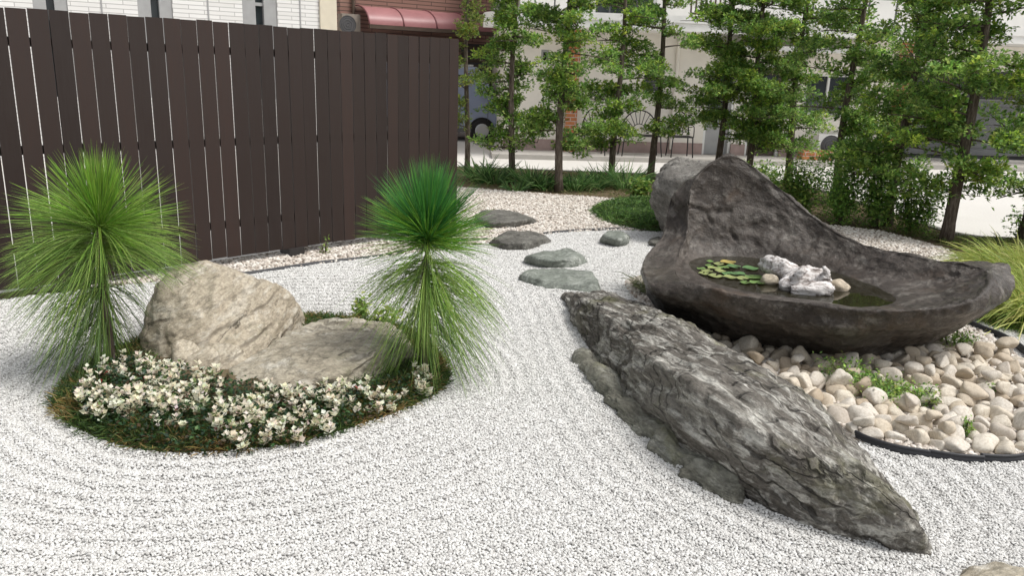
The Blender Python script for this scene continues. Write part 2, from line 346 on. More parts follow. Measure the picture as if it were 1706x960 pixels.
X2, Y2 = jgrid(WHITE, .0125); k = in_view(X2, Y2) & (Y2 >= 5.6); X = np.r_[X, X2[k]]; Y = np.r_[Y, Y2[k]]; far = np.r_[np.zeros(len(X) - k.sum(), bool), np.ones(k.sum(), bool)]
k = in_poly(X, Y, WHITE) & ~in_poly(X, Y, ISLAND); X, Y, far = X[k], Y[k], far[k]
k = ~(in_poly(X, Y, LONG_FOOT) & (poly_dist(X, Y, LONG_FOOT) > .15)); X, Y, far = X[k], Y[k], far[k]
k = ~(in_poly(X, Y, COBBLE) & (poly_dist(X, Y, COBBLE) > .06)); X, Y, far = X[k], Y[k], far[k]
Z = ripple(X, Y) + rng.uniform(-.0025, .0035, len(X)); Pw = np.c_[X, Y, Z]
M_grain = grain_mat('white_grain', [(0, (.36, .35, .335)), (.1, (.5, .49, .475)), (.4, (.60, .595, .575)), (.8, (.68, .675, .655)), (1, (.76, .755, .74))])
lw = 'raked white gravel filling the dry garden between island bed, rocks and fence'
tag(scatter('white_gravel', Pw[~far], .0066, .72, M_grain, sub=1, lump=.3), lw, 'gravel', kind='stuff')
tag(scatter('white_gravel', Pw[far], .0082, .72, M_grain, sub=1, lump=.3), 'white gravel around the stepping stones and behind the tan boulders', 'gravel', kind='stuff')
X, Y = jgrid(BEIGE, .03); k = in_poly(X, Y, BEIGE) & in_view(X, Y, .6); X, Y = X[k], Y[k]
M_bgrain = grain_mat('beige_pebble', [(0, (.30, .255, .215)), (.3, (.5, .445, .39)), (.65, (.62, .57, .51)), (1, (.74, .71, .66))])
tag(scatter('beige_gravel', np.c_[X, Y, rng.uniform(.0, .012, len(X))], .018, .7, M_bgrain, sub=2, smin=.65, smax=1.25, lump=.25), 'pinkish beige pebble gravel between stepping stones, fence and tree row', 'gravel', kind='stuff')
# ------------------------------------------------------------------ rocks
_ico = {}
def ico(sub):
    if sub not in _ico:
        bm = bmesh.new(); bmesh.ops.create_icosphere(bm, subdivisions=sub, radius=1)
        _ico[sub] = (np.array([v.co[:] for v in bm.verts]), np.array([[v.index for v in f.verts] for f in bm.faces])); bm.free()
    return _ico[sub]
def vnormals(V, Fc):
    t = V[Fc]; fn = np.cross(t[:, 1] - t[:, 0], t[:, 2] - t[:, 0]); N = np.zeros_like(V)
    for k_ in range(3): np.add.at(N, Fc[:, k_], fn)
    return norm(N)
def polytope(pts, sub, p=14, centre=None):
    pts = np.asarray(pts, float); bm = bmesh.new()
    for q_ in pts: bm.verts.new(q_)
    r_ = bmesh.ops.convex_hull(bm, input=bm.verts[:]); bm.normal_update()
    c = pts.mean(0) if centre is None else np.array(centre, float)
    pl = [(np.array(f.normal), np.array(f.verts[0].co)) for f in bm.faces if f.calc_area() > 1e-7]; bm.free()
    nn = np.array([a for a, b in pl]); dd = np.array([(b - c) @ a for a, b in pl])
    nn[dd < 0] *= -1; dd = np.maximum(np.abs(dd), .01)
    # merge nearly coplanar faces so the p-norm does not count them twice
    keep = []
    for i_ in range(len(nn)):
        if not any(nn[i_] @ nn[k_] > .995 and abs(dd[i_] - dd[k_]) < .02 for k_ in keep): keep.append(i_)
    nn, dd = nn[keep], dd[keep]
    ctr = pts - pts.mean(0); w, A = np.linalg.eigh(ctr.T @ ctr); S = np.array([np.ptp(ctr @ A[:, k_]) / 2 for k_ in range(3)])
    V0, Fc = ico(sub); D = (V0 * S) @ A.T
    if np.linalg.det(A) < 0: Fc = Fc[:, ::-1]
    q_ = np.maximum(D @ nn.T / dd, 1e-6); r_ = 1 / (q_ ** p).sum(1) ** (1 / p)
    return D * r_[:, None] + c, Fc, A
def rock(name, pts, mat, label, cat='rock', sub=6, p=16, amp=(.035, .02, .006), freq=(2.5, 6, 22), strata=None, seed=1, group=None, base=None, parent=None, sink=-.1):
    V, Fc, A = polytope(pts, sub, p)
    N = vnormals(V, Fc)
    d = amp[0] * fbm(V * freq[0], 3, seed=seed) + amp[1] * ridged(V * freq[1], 4, seed=seed + 9)
    V = V + N * d[:, None]
    if strata:
        ax, nrm, fq, am = strata; ax = norm(np.array(ax, float)); nrm = norm(np.array(nrm, float)); bi = np.cross(ax, nrm)
        L_ = np.c_[V @ ax * .22, V @ nrm * 2.2, V @ bi * 1.1] * fq
        N = vnormals(V, Fc); w = V @ nrm * fq * 1.3 + .8 * fbm(V * 2.5, 3, seed=seed + 3) + V @ ax * .15
        step = (w - np.floor(w)); step = np.minimum(step / .82, (1 - step) / .18) - .5
        V = V + N * (am * .7 * fbm(L_, 5, .6, seed=seed + 20) + am * .45 * step)[:, None]
    N = vnormals(V, Fc); V = V + N * (amp[2] * fbm(V * freq[2], 4, .6, seed=seed + 31))[:, None]
    V[:, 2] = np.maximum(V[:, 2], sink)
    b = np.array(base if base is not None else (*V[:, :2].mean(0), 0.))
    o = link(name, np_mesh(name, V - b, Fc), mat, parent, b)
    if not parent: tag(o, label, cat, group)
    return o
def ground(pts, z=-.08): return [(*np.asarray(p)[:2], z) for p in pts]

M_tan = rockmat('tan_boulder', [(.29, .24, .175), (.43, .375, .29), (.53, .485, .40)], (.66, .63, .56), 1.4, (1, 1, 3.2), (.25, -.35, 0), .55, 7, .55, moss=(.17, .16, .1), crack=.95, vein=(.56, .52, .45), crack_scale=1.9, lines=((.1, -.32, 0), 3.0, .75))
M_slab = rockmat('tan_slab', [(.25, .215, .16), (.385, .345, .27), (.49, .45, .37)], (.64, .615, .555), 1.6, (.7, 2, 3), (0, .2, .5), .65, 6, .6, moss=(.17, .165, .1), crack=.5, crack_scale=1.1, lines=((.35, -.1, 0), 4.0, .7))
A_ = [PY(245, 520, 4.4), PY(240, 600, 4.3), PY(330, 620, 4.12), PY(385, 598, 4.15), PY(430, 568, 4.35), PY(492, 545, 4.62), PY(497, 520, 4.66), PY(482, 488, 4.66), PY(445, 470, 4.6), PY(365, 447, 4.5), PY(340, 436, 4.55), PY(300, 447, 4.5), PY(262, 472, 4.45),
      PY(300, 450, 4.95), PY(345, 437, 4.9), PY(440, 472, 5.0), PY(490, 505, 5.05), PY(258, 482, 4.85)]
A_ += ground([PZ(236, 620), PZ(330, 655), PZ(400, 640), (-1.3, 4.65), (-1.35, 5.05), (-1.75, 5.1), (-2.2, 4.9)])
rock('boulder', A_, M_tan, 'tall rounded tan boulder, upper of the pair in the flower island', seed=2, p=140, amp=(.016, .008, .005), strata=((1, .3, .25), (-.35, -.2, .9), 7, .012))
B_ = [PY(385, 620, 3.95), PY(440, 584, 4.2), PY(510, 546, 4.6), PY(565, 532, 4.8), PY(632, 540, 4.8), PY(676, 560, 4.6), PY(695, 598, 4.3), PY(655, 580, 4.08), PY(560, 626, 3.76), PY(480, 650, 3.68), PY(400, 648, 3.76)]
B_ += ground([(p[0] * 1.0, p[1] - .03) for p in B_])
rock('boulder', B_, M_slab, 'low flat tan slab boulder lying against the tall boulder', seed=5, p=110, amp=(.014, .016, .006), strata=((1, .55, .05), (.1, -.35, .9), 8, .018))
for i_, (px, py, w, h, d_, Yc) in enumerate(((312, 622, .11, .1, .1, 4.06), (368, 612, .15, .13, .11, 4.02), (345, 640, .12, .1, .1, 3.98))):
    c = PY(px, py, Yc); q_ = rdir(16) * np.array((w, d_, h)) ; q_ = q_ + np.array((c[0], c[1], max(c[2] - .02, .1)))
    rock('stone', list(q_) + ground(q_[:5], -.02), M_tan, ['small angular grey tan stone wedged left below the tall boulder', 'green-tinged block of stone wedged in the notch between the two tan boulders', 'small stone at the foot of the wedged block, among white leaves'][i_], 'stone', sub=4, p=14, amp=(.012, .008, .003), seed=20 + i_)

M_dark = rockmat('schist', [(.05, .042, .033), (.16, .145, .125), (.31, .295, .26)], (.62, .605, .55), 1.3, (.45, 2.6, 2.6), (0, 0, rad(-64)), .85, 7.5, 1.0, .7, moss=(.16, .16, .08), crack=.6, crack_scale=1.0, lo=.485, lines=((.5, .6, rad(-64)), 5.0, .8))
LG = [PZ(*p) for p in ((930, 488), (968, 560), (1003, 630), (1055, 690), (1150, 775), (1240, 832), (1335, 876), (1440, 893), (1550, 915))]
Cc = [PZ(*p) for p in ((942, 488, .07), (970, 490, .14), (1040, 496, .20), (1130, 531, .31), (1240, 598, .38), (1332, 674, .37), (1405, 748, .30), (1465, 802, .23), (1516, 858, .16), (1545, 894, .09),
      (985, 505, .21), (1075, 588, .31), (1165, 655, .34), (1265, 728, .3), (1360, 788, .24), (1450, 830, .18), (1530, 868, .13))]
LC = LG + Cc + ground(LG, -.12) + ground([(.72, 5.95), (1.08, 5.1), (1.4, 4.3), (1.62, 3.5), (1.66, 2.9)], -.12) + [(.7, 5.9, .04), (1.02, 5.1, .1), (1.32, 4.3, .12), (1.56, 3.5, .08), (1.62, 3.0, .03)]
rock('long_rock', LC, M_dark, 'long dark grey lichened rock lying in the gravel before the stone basin', seed=11, p=60, sub=7, amp=(.03, .008, .006), freq=(2.6, 5, 30), strata=((.42, -.9, .05), (.75, .35, .55), 5, .026), sink=-.12)
M_lowslab = rockmat('mossy_slab', [(.11, .10, .08), (.22, .215, .175), (.33, .325, .28)], (.46, .46, .41), 2.5, (.6, 2, 2), (0, 0, rad(-55)), .6, 7, .8, moss=(.2, .2, .08))
S_ = [PZ(*p) for p in ((962, 588, .0), (985, 625, .0), (1030, 690, .0), (1075, 730, .0), (1150, 795, .0), (1222, 832, .0), (1085, 700, .045), (1160, 770, .05), (1005, 635, .05), (1230, 810, .05), (1060, 690, .05))]
rock('low_stone', S_ + ground(S_, -.08) + ground([(1.0, 3.4), (.8, 4.3)]), M_lowslab, 'low mossy grey slab at the gravel-side foot of the long dark rock', seed=15, p=40, sub=6, amp=(.035, .028, .009), strata=((.42, -.9, 0), (.5, .3, .8), 9, .01))

# stepping stones
M_step = rockmat('step_green', [(.13, .145, .125), (.21, .23, .2), (.29, .31, .275)], (.5, .52, .48), 3, (1, 1.6, 1), (0, 0, .3), .6, 8, .5, .6)
M_stepd = rockmat('step_dark', [(.065, .062, .055), (.135, .13, .115), (.2, .195, .175)], (.34, .33, .3), 3, (1, 2, 1), (0, 0, .2), .5, 9, .6, .65)
def step(outline, top, z, mat, label, seed, sub=5):
    g0 = [PZ(*p) for p in outline]; t0 = [PZ(*p, z) for p in top]
    rock('stepping_stone', list(g0) + t0 + ground(g0, -.06), mat, label, 'stone', sub=sub, p=20, amp=(.018, .01, .004), seed=seed, group='stepping stones', strata=((1, .2, 0), (0, 0, 1), 9, .006))
step([(862, 466), (905, 481), (995, 491), (1001, 478), (985, 456), (940, 449), (885, 453)], [(868, 458), (900, 448), (950, 445), (985, 452), (998, 474), (950, 472), (900, 466)], .055, M_step, 'flat pale green stepping stone touching the far tip of the long rock', 41)
step([(871, 434), (905, 444), (960, 445), (981, 437), (945, 422), (900, 425)], [(880, 428), (905, 417), (945, 412), (965, 424), (950, 432), (910, 434)], .085, M_step, 'humped pale green stepping stone with white veins, second from the long rock', 42)
step([(812, 406), (840, 417), (880, 417), (919, 402), (885, 388), (840, 390)], [(822, 398), (850, 384), (885, 384), (908, 396), (880, 404), (845, 406)], .075, M_stepd, 'smooth dark grey oval stepping stone at the gravel edging', 43)
step([(790, 372), (818, 382), (860, 380), (895, 371), (870, 358), (800, 355)], [(790, 364), (800, 352), (850, 351), (885, 364), (860, 369), (815, 370)], .085, M_stepd, 'dark grey stepping stone lying on the beige pebbles beyond the edging', 44)
step([(999, 402), (1022, 408), (1046, 405), (1051, 396), (1030, 390), (1005, 394)], [(1004, 394), (1015, 386), (1035, 385), (1046, 394), (1030, 400)], .09, M_step, 'small green stone standing alone in the white gravel by the edging', 45, 4)
step([(1078, 408), (1100, 410), (1110, 404), (1095, 398), (1080, 400)], [(1082, 403), (1095, 397), (1104, 402), (1094, 405)], .05, M_stepd, 'small dark stone half hidden beside the basin spout', 46, 4)
step([(1575, 975), (1600, 948), (1660, 943), (1706, 946), (1760, 960), (1760, 1010), (1600, 1020)], [(1590, 970), (1610, 946), (1660, 940), (1720, 948), (1740, 985), (1620, 1000)], .03, M_slab, 'buff stepping stone beside the blunt near end of the long rock', 47)
BR = [PY(1082, 335, 8.3), PY(1090, 300, 8.3), PY(1118, 278, 8.4), PY(1170, 276, 8.5), PY(1210, 290, 8.6), PY(1230, 330, 8.5), PY(1120, 300, 8.0), PY(1180, 300, 8.0), PY(1120, 275, 8.9), PY(1180, 276, 9.0)]
M_back = rockmat('grey_boulder', [(.075, .07, .062), (.16, .15, .135), (.25, .24, .22)], (.38, .37, .34), 2.2, (1, 1, 2.2), (.3, .2, 0), .55, 8, .8, crack=.4)
rock('boulder', BR + ground([(1.75, 8.1), (2.9, 8.1), (2.9, 9.1), (1.8, 9.1)]), M_back, 'rough grey boulder standing behind the peak of the stone basin', seed=51, p=16, sub=5, amp=(.05, .04, .012), freq=(2.4, 4, 14), strata=((1, 0, .2), (-.2, -.2, .9), 5, .03))

# ------------------------------------------------------------------ stone basin
def off(c, d): return np.asarray(c) + np.array(d)
def Z0(x, y): return np.array((x, y, 0.))
WZ = .40
ST = []   # crest, outer belly, foot, waterline
ST.append((PY(1122, 440, 5.35), PY(1073, 438, 5.55), Z0(1.12, 5.78), PZ(1147, 441, WZ)))
ST.append((PZ(1128, 464, .43), PZ(1084, 478, .34), Z0(1.16, 5.55), PZ(1158, 455, WZ)))
ST.append((PZ(1172, 481, .44), PZ(1140, 512, .26), Z0(1.32, 5.28), PZ(1195, 473, WZ)))
ST.append((PZ(1235, 495, .44), PZ(1225, 535, .24), Z0(1.52, 5.02), PZ(1255, 489, WZ)))
ST.append((PZ(1315, 505, .44), PZ(1310, 553, .22), Z0(1.75, 4.84), PZ(1335, 500, WZ)))
ST.append((PZ(1400, 517, .44), PZ(1398, 565, .22), Z0(2.0, 4.74), PZ(1415, 511, WZ)))
ST.append((PZ(1485, 521, .45), PZ(1485, 562, .24), Z0(2.27, 4.78), PZ(1462, 511, WZ)))
ST.append((PZ(1565, 516, .47), PZ(1572, 547, .28), Z0(2.46, 4.88), PZ(1488, 506, WZ)))
ST.append((PZ(1626, 502, .51), PZ(1638, 519, .33), Z0(2.58, 4.96), PZ(1498, 500, WZ)))
ST.append((PZ(1652, 474, .55), PZ(1673, 493, .38), Z0(2.64, 5.05), PZ(1492, 493, WZ)))
c_ = PZ(1646, 450, .57); ST.append((c_, PZ(1679, 466, .46), Z0(2.66, 5.15), PZ(1480, 487, WZ)))
c_ = PZ(1596, 441, .575); ST.append((c_, PY(1655, 443, 5.12), Z0(2.62, 5.35), PZ(1460, 478, WZ)))
c_ = PY(1500, 425, 5.25); ST.append((c_, off(c_, (.04, .14, -.14)), Z0(2.5, 5.6), PZ(1430, 467, WZ)))
c_ = PY(1415, 400, 5.55); ST.append((c_, off(c_, (.04, .18, -.18)), Z0(2.35, 5.85), PZ(1390, 453, WZ)))
c_ = PY(1345, 356, 5.8); ST.append((c_, off(c_, (.04, .2, -.24)), Z0(2.15, 6.05), PZ(1335, 441, WZ)))
c_ = PY(1285, 306, 5.92); ST.append((c_, off(c_, (.03, .2, -.3)), Z0(1.9, 6.2), PZ(1280, 432, WZ)))
c_ = PY(1214, 262, 5.97); ST.append((c_, off(c_, (0, .2, -.35)), Z0(1.55, 6.3), PZ(1225, 427, WZ)))
c_ = PY(1152, 308, 5.92); ST.append((c_, PY(1120, 345, 6.05), Z0(1.25, 6.22), PZ(1178, 428, WZ)))
c_ = PY(1143, 385, 5.75); ST.append((c_, PY(1106, 392, 5.92), Z0(1.1, 6.02), PZ(1153, 433, WZ)))
ctr = np.mean([s_[3] for s_ in ST], 0)
prof = []
for C_, O_, B_0, W_ in ST:
    I_ = W_ + .55 * (C_ - W_); I_[2] = W_[2] + .30 * (C_[2] - W_[2])
    if C_[2] > .7: I_ = W_ + .62 * (C_ - W_); I_[2] = W_[2] + .42 * (C_[2] - W_[2])
    D_ = ctr + .75 * (W_ - ctr); D_[2] = .27; E_ = ctr + .35 * (W_ - ctr); E_[2] = .24
    U_ = B_0 * np.array((1, 1, 0)) + np.array((0, 0, -.1)); OC = (O_ + C_) / 2; out = O_ - B_0
    OC = OC + .06 * norm((OC - ctr) * np.array((1, 1, .2)))
    B1 = B_0 + .45 * (O_ - B_0); B1[2] = O_[2] * .30
    IC = C_ + .22 * (I_ - C_); IC[2] = C_[2] - .10 * (C_[2] - I_[2])
    prof.append(crom(np.array([U_, B_0, B1, O_, OC, C_, IC, I_, W_, D_, E_]), 18))
prof = np.array(prof)                                   # stations x profile x 3
ring = np.stack([crom(prof[:, k_], 22, True) for k_ in range(prof.shape[1])], 1); na, npf = ring.shape[:2]
V = ring.reshape(-1, 3); i_ = np.arange(na)[:, None] * npf; i2 = ((np.arange(na) + 1) % na)[:, None] * npf; j = np.arange(npf - 1)[None]
Q = np.stack((i_ + j, i2 + j, i2 + j + 1, i_ + j + 1), -1).reshape(-1, 4)
V = np.concatenate((V, ring[:, -1].mean(0)[None])); cI = len(V) - 1
T3 = np.stack((np.arange(na) * npf + npf - 1, ((np.arange(na) + 1) % na) * npf + npf - 1, np.full(na, cI)), 1)
tri = np.concatenate((Q[:, [0, 1, 2]], Q[:, [0, 2, 3]], T3))
N = vnormals(V, tri); keepf = np.clip(np.abs(V[:, 2] - WZ) / .05, .25, 1)
V = V + N * (keepf * (.022 * fbm(V * 2.6, 3, seed=61) + .010 * ridged(V * 6, 4, seed=62)))[:, None]
N = vnormals(V, tri); V = V + N * (.0045 * keepf * fbm(V * 24, 4, .6, seed=63))[:, None]
# the forked crack across the peak's face, carved along a line
crk = crom(np.array([PY(*p) for p in ((1128, 362, 5.8), (1146, 348, 5.75), (1170, 353, 5.7), (1186, 360, 5.68), (1208, 360, 5.7), (1225, 357, 5.75))]), 10)
crk2 = crom(np.array([PY(*p) for p in ((1186, 360, 5.68), (1191, 370, 5.66), (1197, 381, 5.62))]), 10)
crk3 = crom(np.array([PY(*p) for p in ((1230, 395, 5.6), (1245, 418, 5.55), (1262, 432, 5.5))]), 10)
allc = np.concatenate((crk, crk2, crk3)); pr = lambda a: np.c_[a[:, 0] / a[:, 1], (a[:, 2] - H) / a[:, 1]]
M_basin = rockmat('basin_stone', [(.028, .022, .018), (.07, .058, .049), (.13, .113, .098)], (.26, .24, .215), 2.0, (1, 1, 1.6), (.3, .3, 0), .6, 7, .8, .3, moss=(.115, .078, .054))
Vb = V.copy(); nv = len(Vb)
msk = (Vb[:, 2] > .5) & (Vb[:, 0] < 2.2); pv = Vb[msk]
dmin = np.full(len(pv), 9.)
for cc in allc: dmin = np.minimum(dmin, np.linalg.norm((pv - cc) * np.array((1, 0, 1)), axis=1))
dep = np.zeros(nv); dep[msk] = .028 * np.clip(1 - dmin / .015, 0, 1) * (N[msk][:, 1] < .15); Vb = Vb - N * dep[:, None]
basin = link('stone_basin', np_mesh('stone_basin', Vb - np.array((1.9, 5.3, 0)), [Q, T3]), M_basin, None, (1.9, 5.3, 0)); tag(basin, 'huge dark natural stone basin with tall peak at one end, holding water', 'stone basin')
Mw = Mat('pond_water', .02, .8); Mw.base((.045, .04, .022)); Mw.b.inputs['IOR'].default_value = 1.33; Mw.b.inputs['Transmission Weight'].default_value = .55; Mw.b.inputs['Roughness'].default_value = .015
Mw.bump(Mw.noise(Mw.coords(), 9, 2), .05, .01); M_water = Mw.m
wr = crom(np.array([s_[3] for s_ in ST]), 6, True); wr = ctr + (wr - ctr) * 1.05; wr[:, 2] = WZ
wv = np.concatenate((wr, [ctr * np.array((1, 1, 0)) + np.array((0, 0, WZ))])); nw = len(wr); kk = np.arange(nw)
water = link('basin_water', np_mesh('basin_water', wv - np.array((1.9, 5.3, WZ)), np.stack((kk, (kk + 1) % nw, np.full(nw, nw)), 1)), M_water, None, (1.9, 5.3, WZ)); tag(water, kind='structure')

# lily pads
def pad_mesh(r):
    a = np.linspace(.22, 2 * math.pi - .22, 22); V_ = np.concatenate(([(0, 0, 0)], np.c_[np.cos(a) * r, np.sin(a) * r, .004 + .003 * np.sin(a * 3)])); k_ = np.arange(1, 22)
    return V_, np.stack((np.zeros(21, int), k_, k_ + 1), 1)
M_pad = {}
for nm, c in (('green', (.13, .22, .06)), ('yellow', (.42, .34, .10)), ('pale', (.27, .31, .12)), ('deep', (.10, .2, .075))): M_pad[nm] = plain('lily_' + nm, c, .35, .45, .25, 14)
pads = [(1178, 452, 'pale', .04), (1190, 447, 'pale', .045), (1200, 452, 'pale', .04), (1182, 443, 'green', .035), (1197, 440, 'pale', .04), (1213, 437, 'yellow', .055), (1205, 446, 'green', .04), (1222, 444, 'deep', .05), (1212, 456, 'deep', .04), (1229, 456, 'deep', .05), (1216, 462, 'pale', .045), (1192, 460, 'pale', .05), (1236, 464, 'pale', .045), (1256, 462, 'green', .06), (1250, 447, 'deep', .055), (1168, 448, 'green', .03), (1241, 471, 'green', .035), (1172, 456, 'pale', .035), (1262, 471, 'green', .05), (1183, 436, 'green', .03)]
pl = {'pale': 'small pale yellow-green lily pad floating in the stone basin', 'green': 'mid green lily pad floating in the stone basin', 'deep': 'dull dark green lily pad lying in the stone basin water', 'yellow': 'yellow and orange lily pad at the back of the pad cluster'}
for px, py, k_, r_ in pads:
    Vp, Fp = pad_mesh(r_); p_ = PZ(px, py, WZ + .004 + .0015 * rng.random())
    o = link('lily_pad', np_mesh('lily_pad', Vp, Fp), M_pad[k_], None, p_, rng.uniform(0, 6)); tag(o, pl[k_], 'lily pad', 'lily pads in the basin')
# driftwood
M_drift = Mat('driftwood', .75, .2); _v = M_drift.coords((3, 12, 12), (0, .3, .2)); _g = M_drift.noise(_v, 3, 8, .65, .8)
M_drift.base(M_drift.ramp(_g, [(.32, (.06, .045, .038)), (.42, (.34, .30, .28)), (.53, (.70, .67, .65)), (.75, (.84, .82, .81))])); M_drift.bump(_g, .9, .012); M_drift = M_drift.m
mb = MB()
def log(pts, r, seed, ns=20, per=9):
    path = crom(np.array(pts), per); rr = crom(np.array(r)[:, None], per)[:, 0] * .82; b0 = MB(); b0.tube(path, rr, ns); V_, F_, _ = b0.arrays()
    ax = norm(path[-1] - path[0]); ctrl = path[np.argmin(((V_[:, None] - path[None]) ** 2).sum(2), 1)]; nrm = norm(V_ - ctrl + 1e-6)
    al = V_ @ ax; rad_ = np.linalg.norm(V_ - ctrl, axis=1)
    f_ = np.c_[nrm * 2.2, al * 4]; V_ = V_ + nrm * (rad_ * (0.55 * ridged(f_[:, [0, 1, 3]] + f_[:, [2, 2, 2]], 3, seed=seed) - .1))[:, None]; mb.add(V_, F_)
W_ = lambda px, py, z: PZ(px, py, z)
log([W_(1270, 440, .47), W_(1285, 443, .48), W_(1310, 455, .46), W_(1330, 468, .43), W_(1345, 478, .41)], [.03, .055, .06, .05, .02], 71)
log([W_(1300, 478, .42), W_(1315, 472, .44), W_(1340, 465, .46), W_(1362, 466, .45), W_(1380, 476, .43)], [.02, .05, .065, .06, .03], 72)
log([W_(1318, 484, .415), W_(1345, 484, .42), W_(1372, 484, .42), W_(1385, 480, .42)], [.02, .04, .045, .02], 73)
log([W_(1362, 468, .46), W_(1373, 463, .49), W_(1376, 455, .52), W_(1373, 446, .56)], [.035, .03, .022, .012], 74, 12)
log([W_(1322, 466, .47), W_(1330, 460, .50), W_(1337, 453, .53), W_(1343, 452, .53)], [.03, .025, .018, .01], 75, 12)
dw, Fd, _ = mb.arrays(); b_ = PZ(1330, 478, WZ)
tag(link('driftwood', np_mesh('driftwood', dw - b_, Fd), M_drift, None, b_), 'weathered white driftwood piece lying in the stone basin water', 'driftwood')
M_cream = rockmat('cream_stone', [(.34, .28, .2), (.47, .40, .31), (.58, .52, .43)], (.66, .62, .55), 3, (1, 1, 1), (0, 0, 0), .4, 9, .25, .7)
for px, py, w, lab, mt in ((1396, 477, .075, 'white round stone at the end of the driftwood in the basin', M_cream), (1281, 467, .06, 'tan pebble between driftwood and lily pads in the basin', M_tan)):
    c = PZ(px, py, WZ + .02); q_ = rdir(18) * np.array((w * 1.15, w, w * .75)) + c
    rock('stone', q_, mt, lab, 'stone', sub=4, p=10, amp=(.006, .003, .001), seed=int(px), sink=-9, base=(c[0], c[1], WZ - .02))

# ------------------------------------------------------------------ cobble bed round the basin
mb = MB(); cb = COBBLE; mb.prism(cb if True else cb[::-1], -.03, .006); cobbed = link('cobble_bed', mb.mesh('cobble_bed'), M_bbase); tag(cobbed, kind='structure')
M_cob = Mat('cobble', .7, .3); oi = M_cob.node('ShaderNodeObjectInfo'); _v = M_cob.coords(); _n = M_cob.noise(_v, 7, 7, .65)
_c = M_cob.ramp(oi.outputs['Random'], [(0, (.42, .34, .25)), (.25, (.56, .49, .39)), (.5, (.64, .585, .49)), (.75, (.70, .66, .59)), (1, (.5, .45, .39))])
_c = M_cob.mix(M_cob.ramp(_n, [(.35, (.5,) * 3), (.6, (0,) * 3)]), _c, (.33, .265, .19)); M_cob.base(_c); M_cob.bump(M_cob.noise(_v, 45, 5), .25, .004); M_cob = M_cob.m
cmesh = []
for k_ in range(10):
    q_ = rdir(13) * np.array((1, rng.uniform(.72, .9), rng.uniform(.58, .75))); Vc, Fc, _ = polytope(q_, 4, 5.5, (0, 0, 0)); Vc = Vc + norm(Vc) * (.06 * fbm(Vc * 1.4, 3, seed=80 + k_))[:, None]
    s_ = 1 / np.abs(Vc[:, :2]).max(); me = np_mesh('cobble', Vc * s_, Fc); me.materials.append(M_cob); cmesh.append(me)
FOOT = np.array([s_[2][:2] for s_ in ST]); placed = []
def try_put(n, rmin, rmax, layer):
    lo, hi = cb.min(0), cb.max(0); xy = rng.uniform(lo, hi, (n, 2)); rs = rng.uniform(rmin, rmax, n); X_, Y_ = xy[:, 0], xy[:, 1]
    ok_ = in_poly(X_, Y_, cb) & (poly_dist(X_, Y_, cb) > rs * .8) & ~in_poly(X_, Y_, FOOT) & (poly_dist(X_, Y_, FOOT) > rs * .6)
    ok_ &= ~(in_poly(X_, Y_, LONG_FOOT) & (poly_dist(X_, Y_, LONG_FOOT) > .08)) & ~((Y_ > 5.9) & (X_ > 1.3))
    if layer: ok_ &= ~((Y_ > 5.0) & (X_ > 1.5))
    for x, y, r_ in zip(X_[ok_], Y_[ok_], rs[ok_]):
        ok = True; zt = 0
        for (x1, y1, r1, l1, z1) in placed:
            d_ = math.hypot(x - x1, y - y1)
            if l1 == layer and d_ < (r_ + r1) * .78: ok = False; break
            if l1 < layer and d_ < (r_ + r1) * .8: zt = max(zt, z1 + r1 * .55)
        if ok: placed.append((x, y, r_, layer, (r_ * .45 if layer == 0 else min(zt, .085) + r_ * .2)))
X, Y = jgrid(cb, .104, .24); R_ = rng.uniform(.046, .078, len(X))
k = in_poly(X, Y, cb) & (poly_dist(X, Y, cb) > R_ * .75) & ~in_poly(X, Y, FOOT) & ~(in_poly(X, Y, LONG_FOOT) & (poly_dist(X, Y, LONG_FOOT) > .14)) & ~((Y > 5.75) & (X > 1.3)) & ~((Y > 5.25) & (X > 1.5) & (X < 2.7))
placed = [(x, y, r_, 0, r_ * .45) for x, y, r_ in zip(X[k], Y[k], R_[k])]; try_put(260, .05, .075, 1)
placed = sorted(placed, key=lambda q: (q[1] > 5.3, q[1]))[:300]; print('cobbles', len(placed))
for x, y, r_, l_, z_ in placed:
    o = bpy.data.objects.new('cobble', cmesh[rng.integers(10)]); COL.objects.link(o); o.parent = cobbed
    o.location = (x, y, z_); o.scale = (r_, r_, r_); o.rotation_euler = (rng.uniform(-.35, .35), rng.uniform(-.35, .35), rng.uniform(0, 6.28))

X, Y = jgrid(cb, .024); k = in_poly(X, Y, cb) & (poly_dist(X, Y, cb) > .015); X, Y = X[k], Y[k]
tag(scatter('cobble_bed_grit', np.c_[X, Y, rng.uniform(.006, .014, len(X))], .016, .8, M_bgrain, sub=2, smin=.6, smax=1.3, lump=.25), 'small cream pebbles filling the gaps between the cobbles round the basin', 'gravel', kind='stuff')

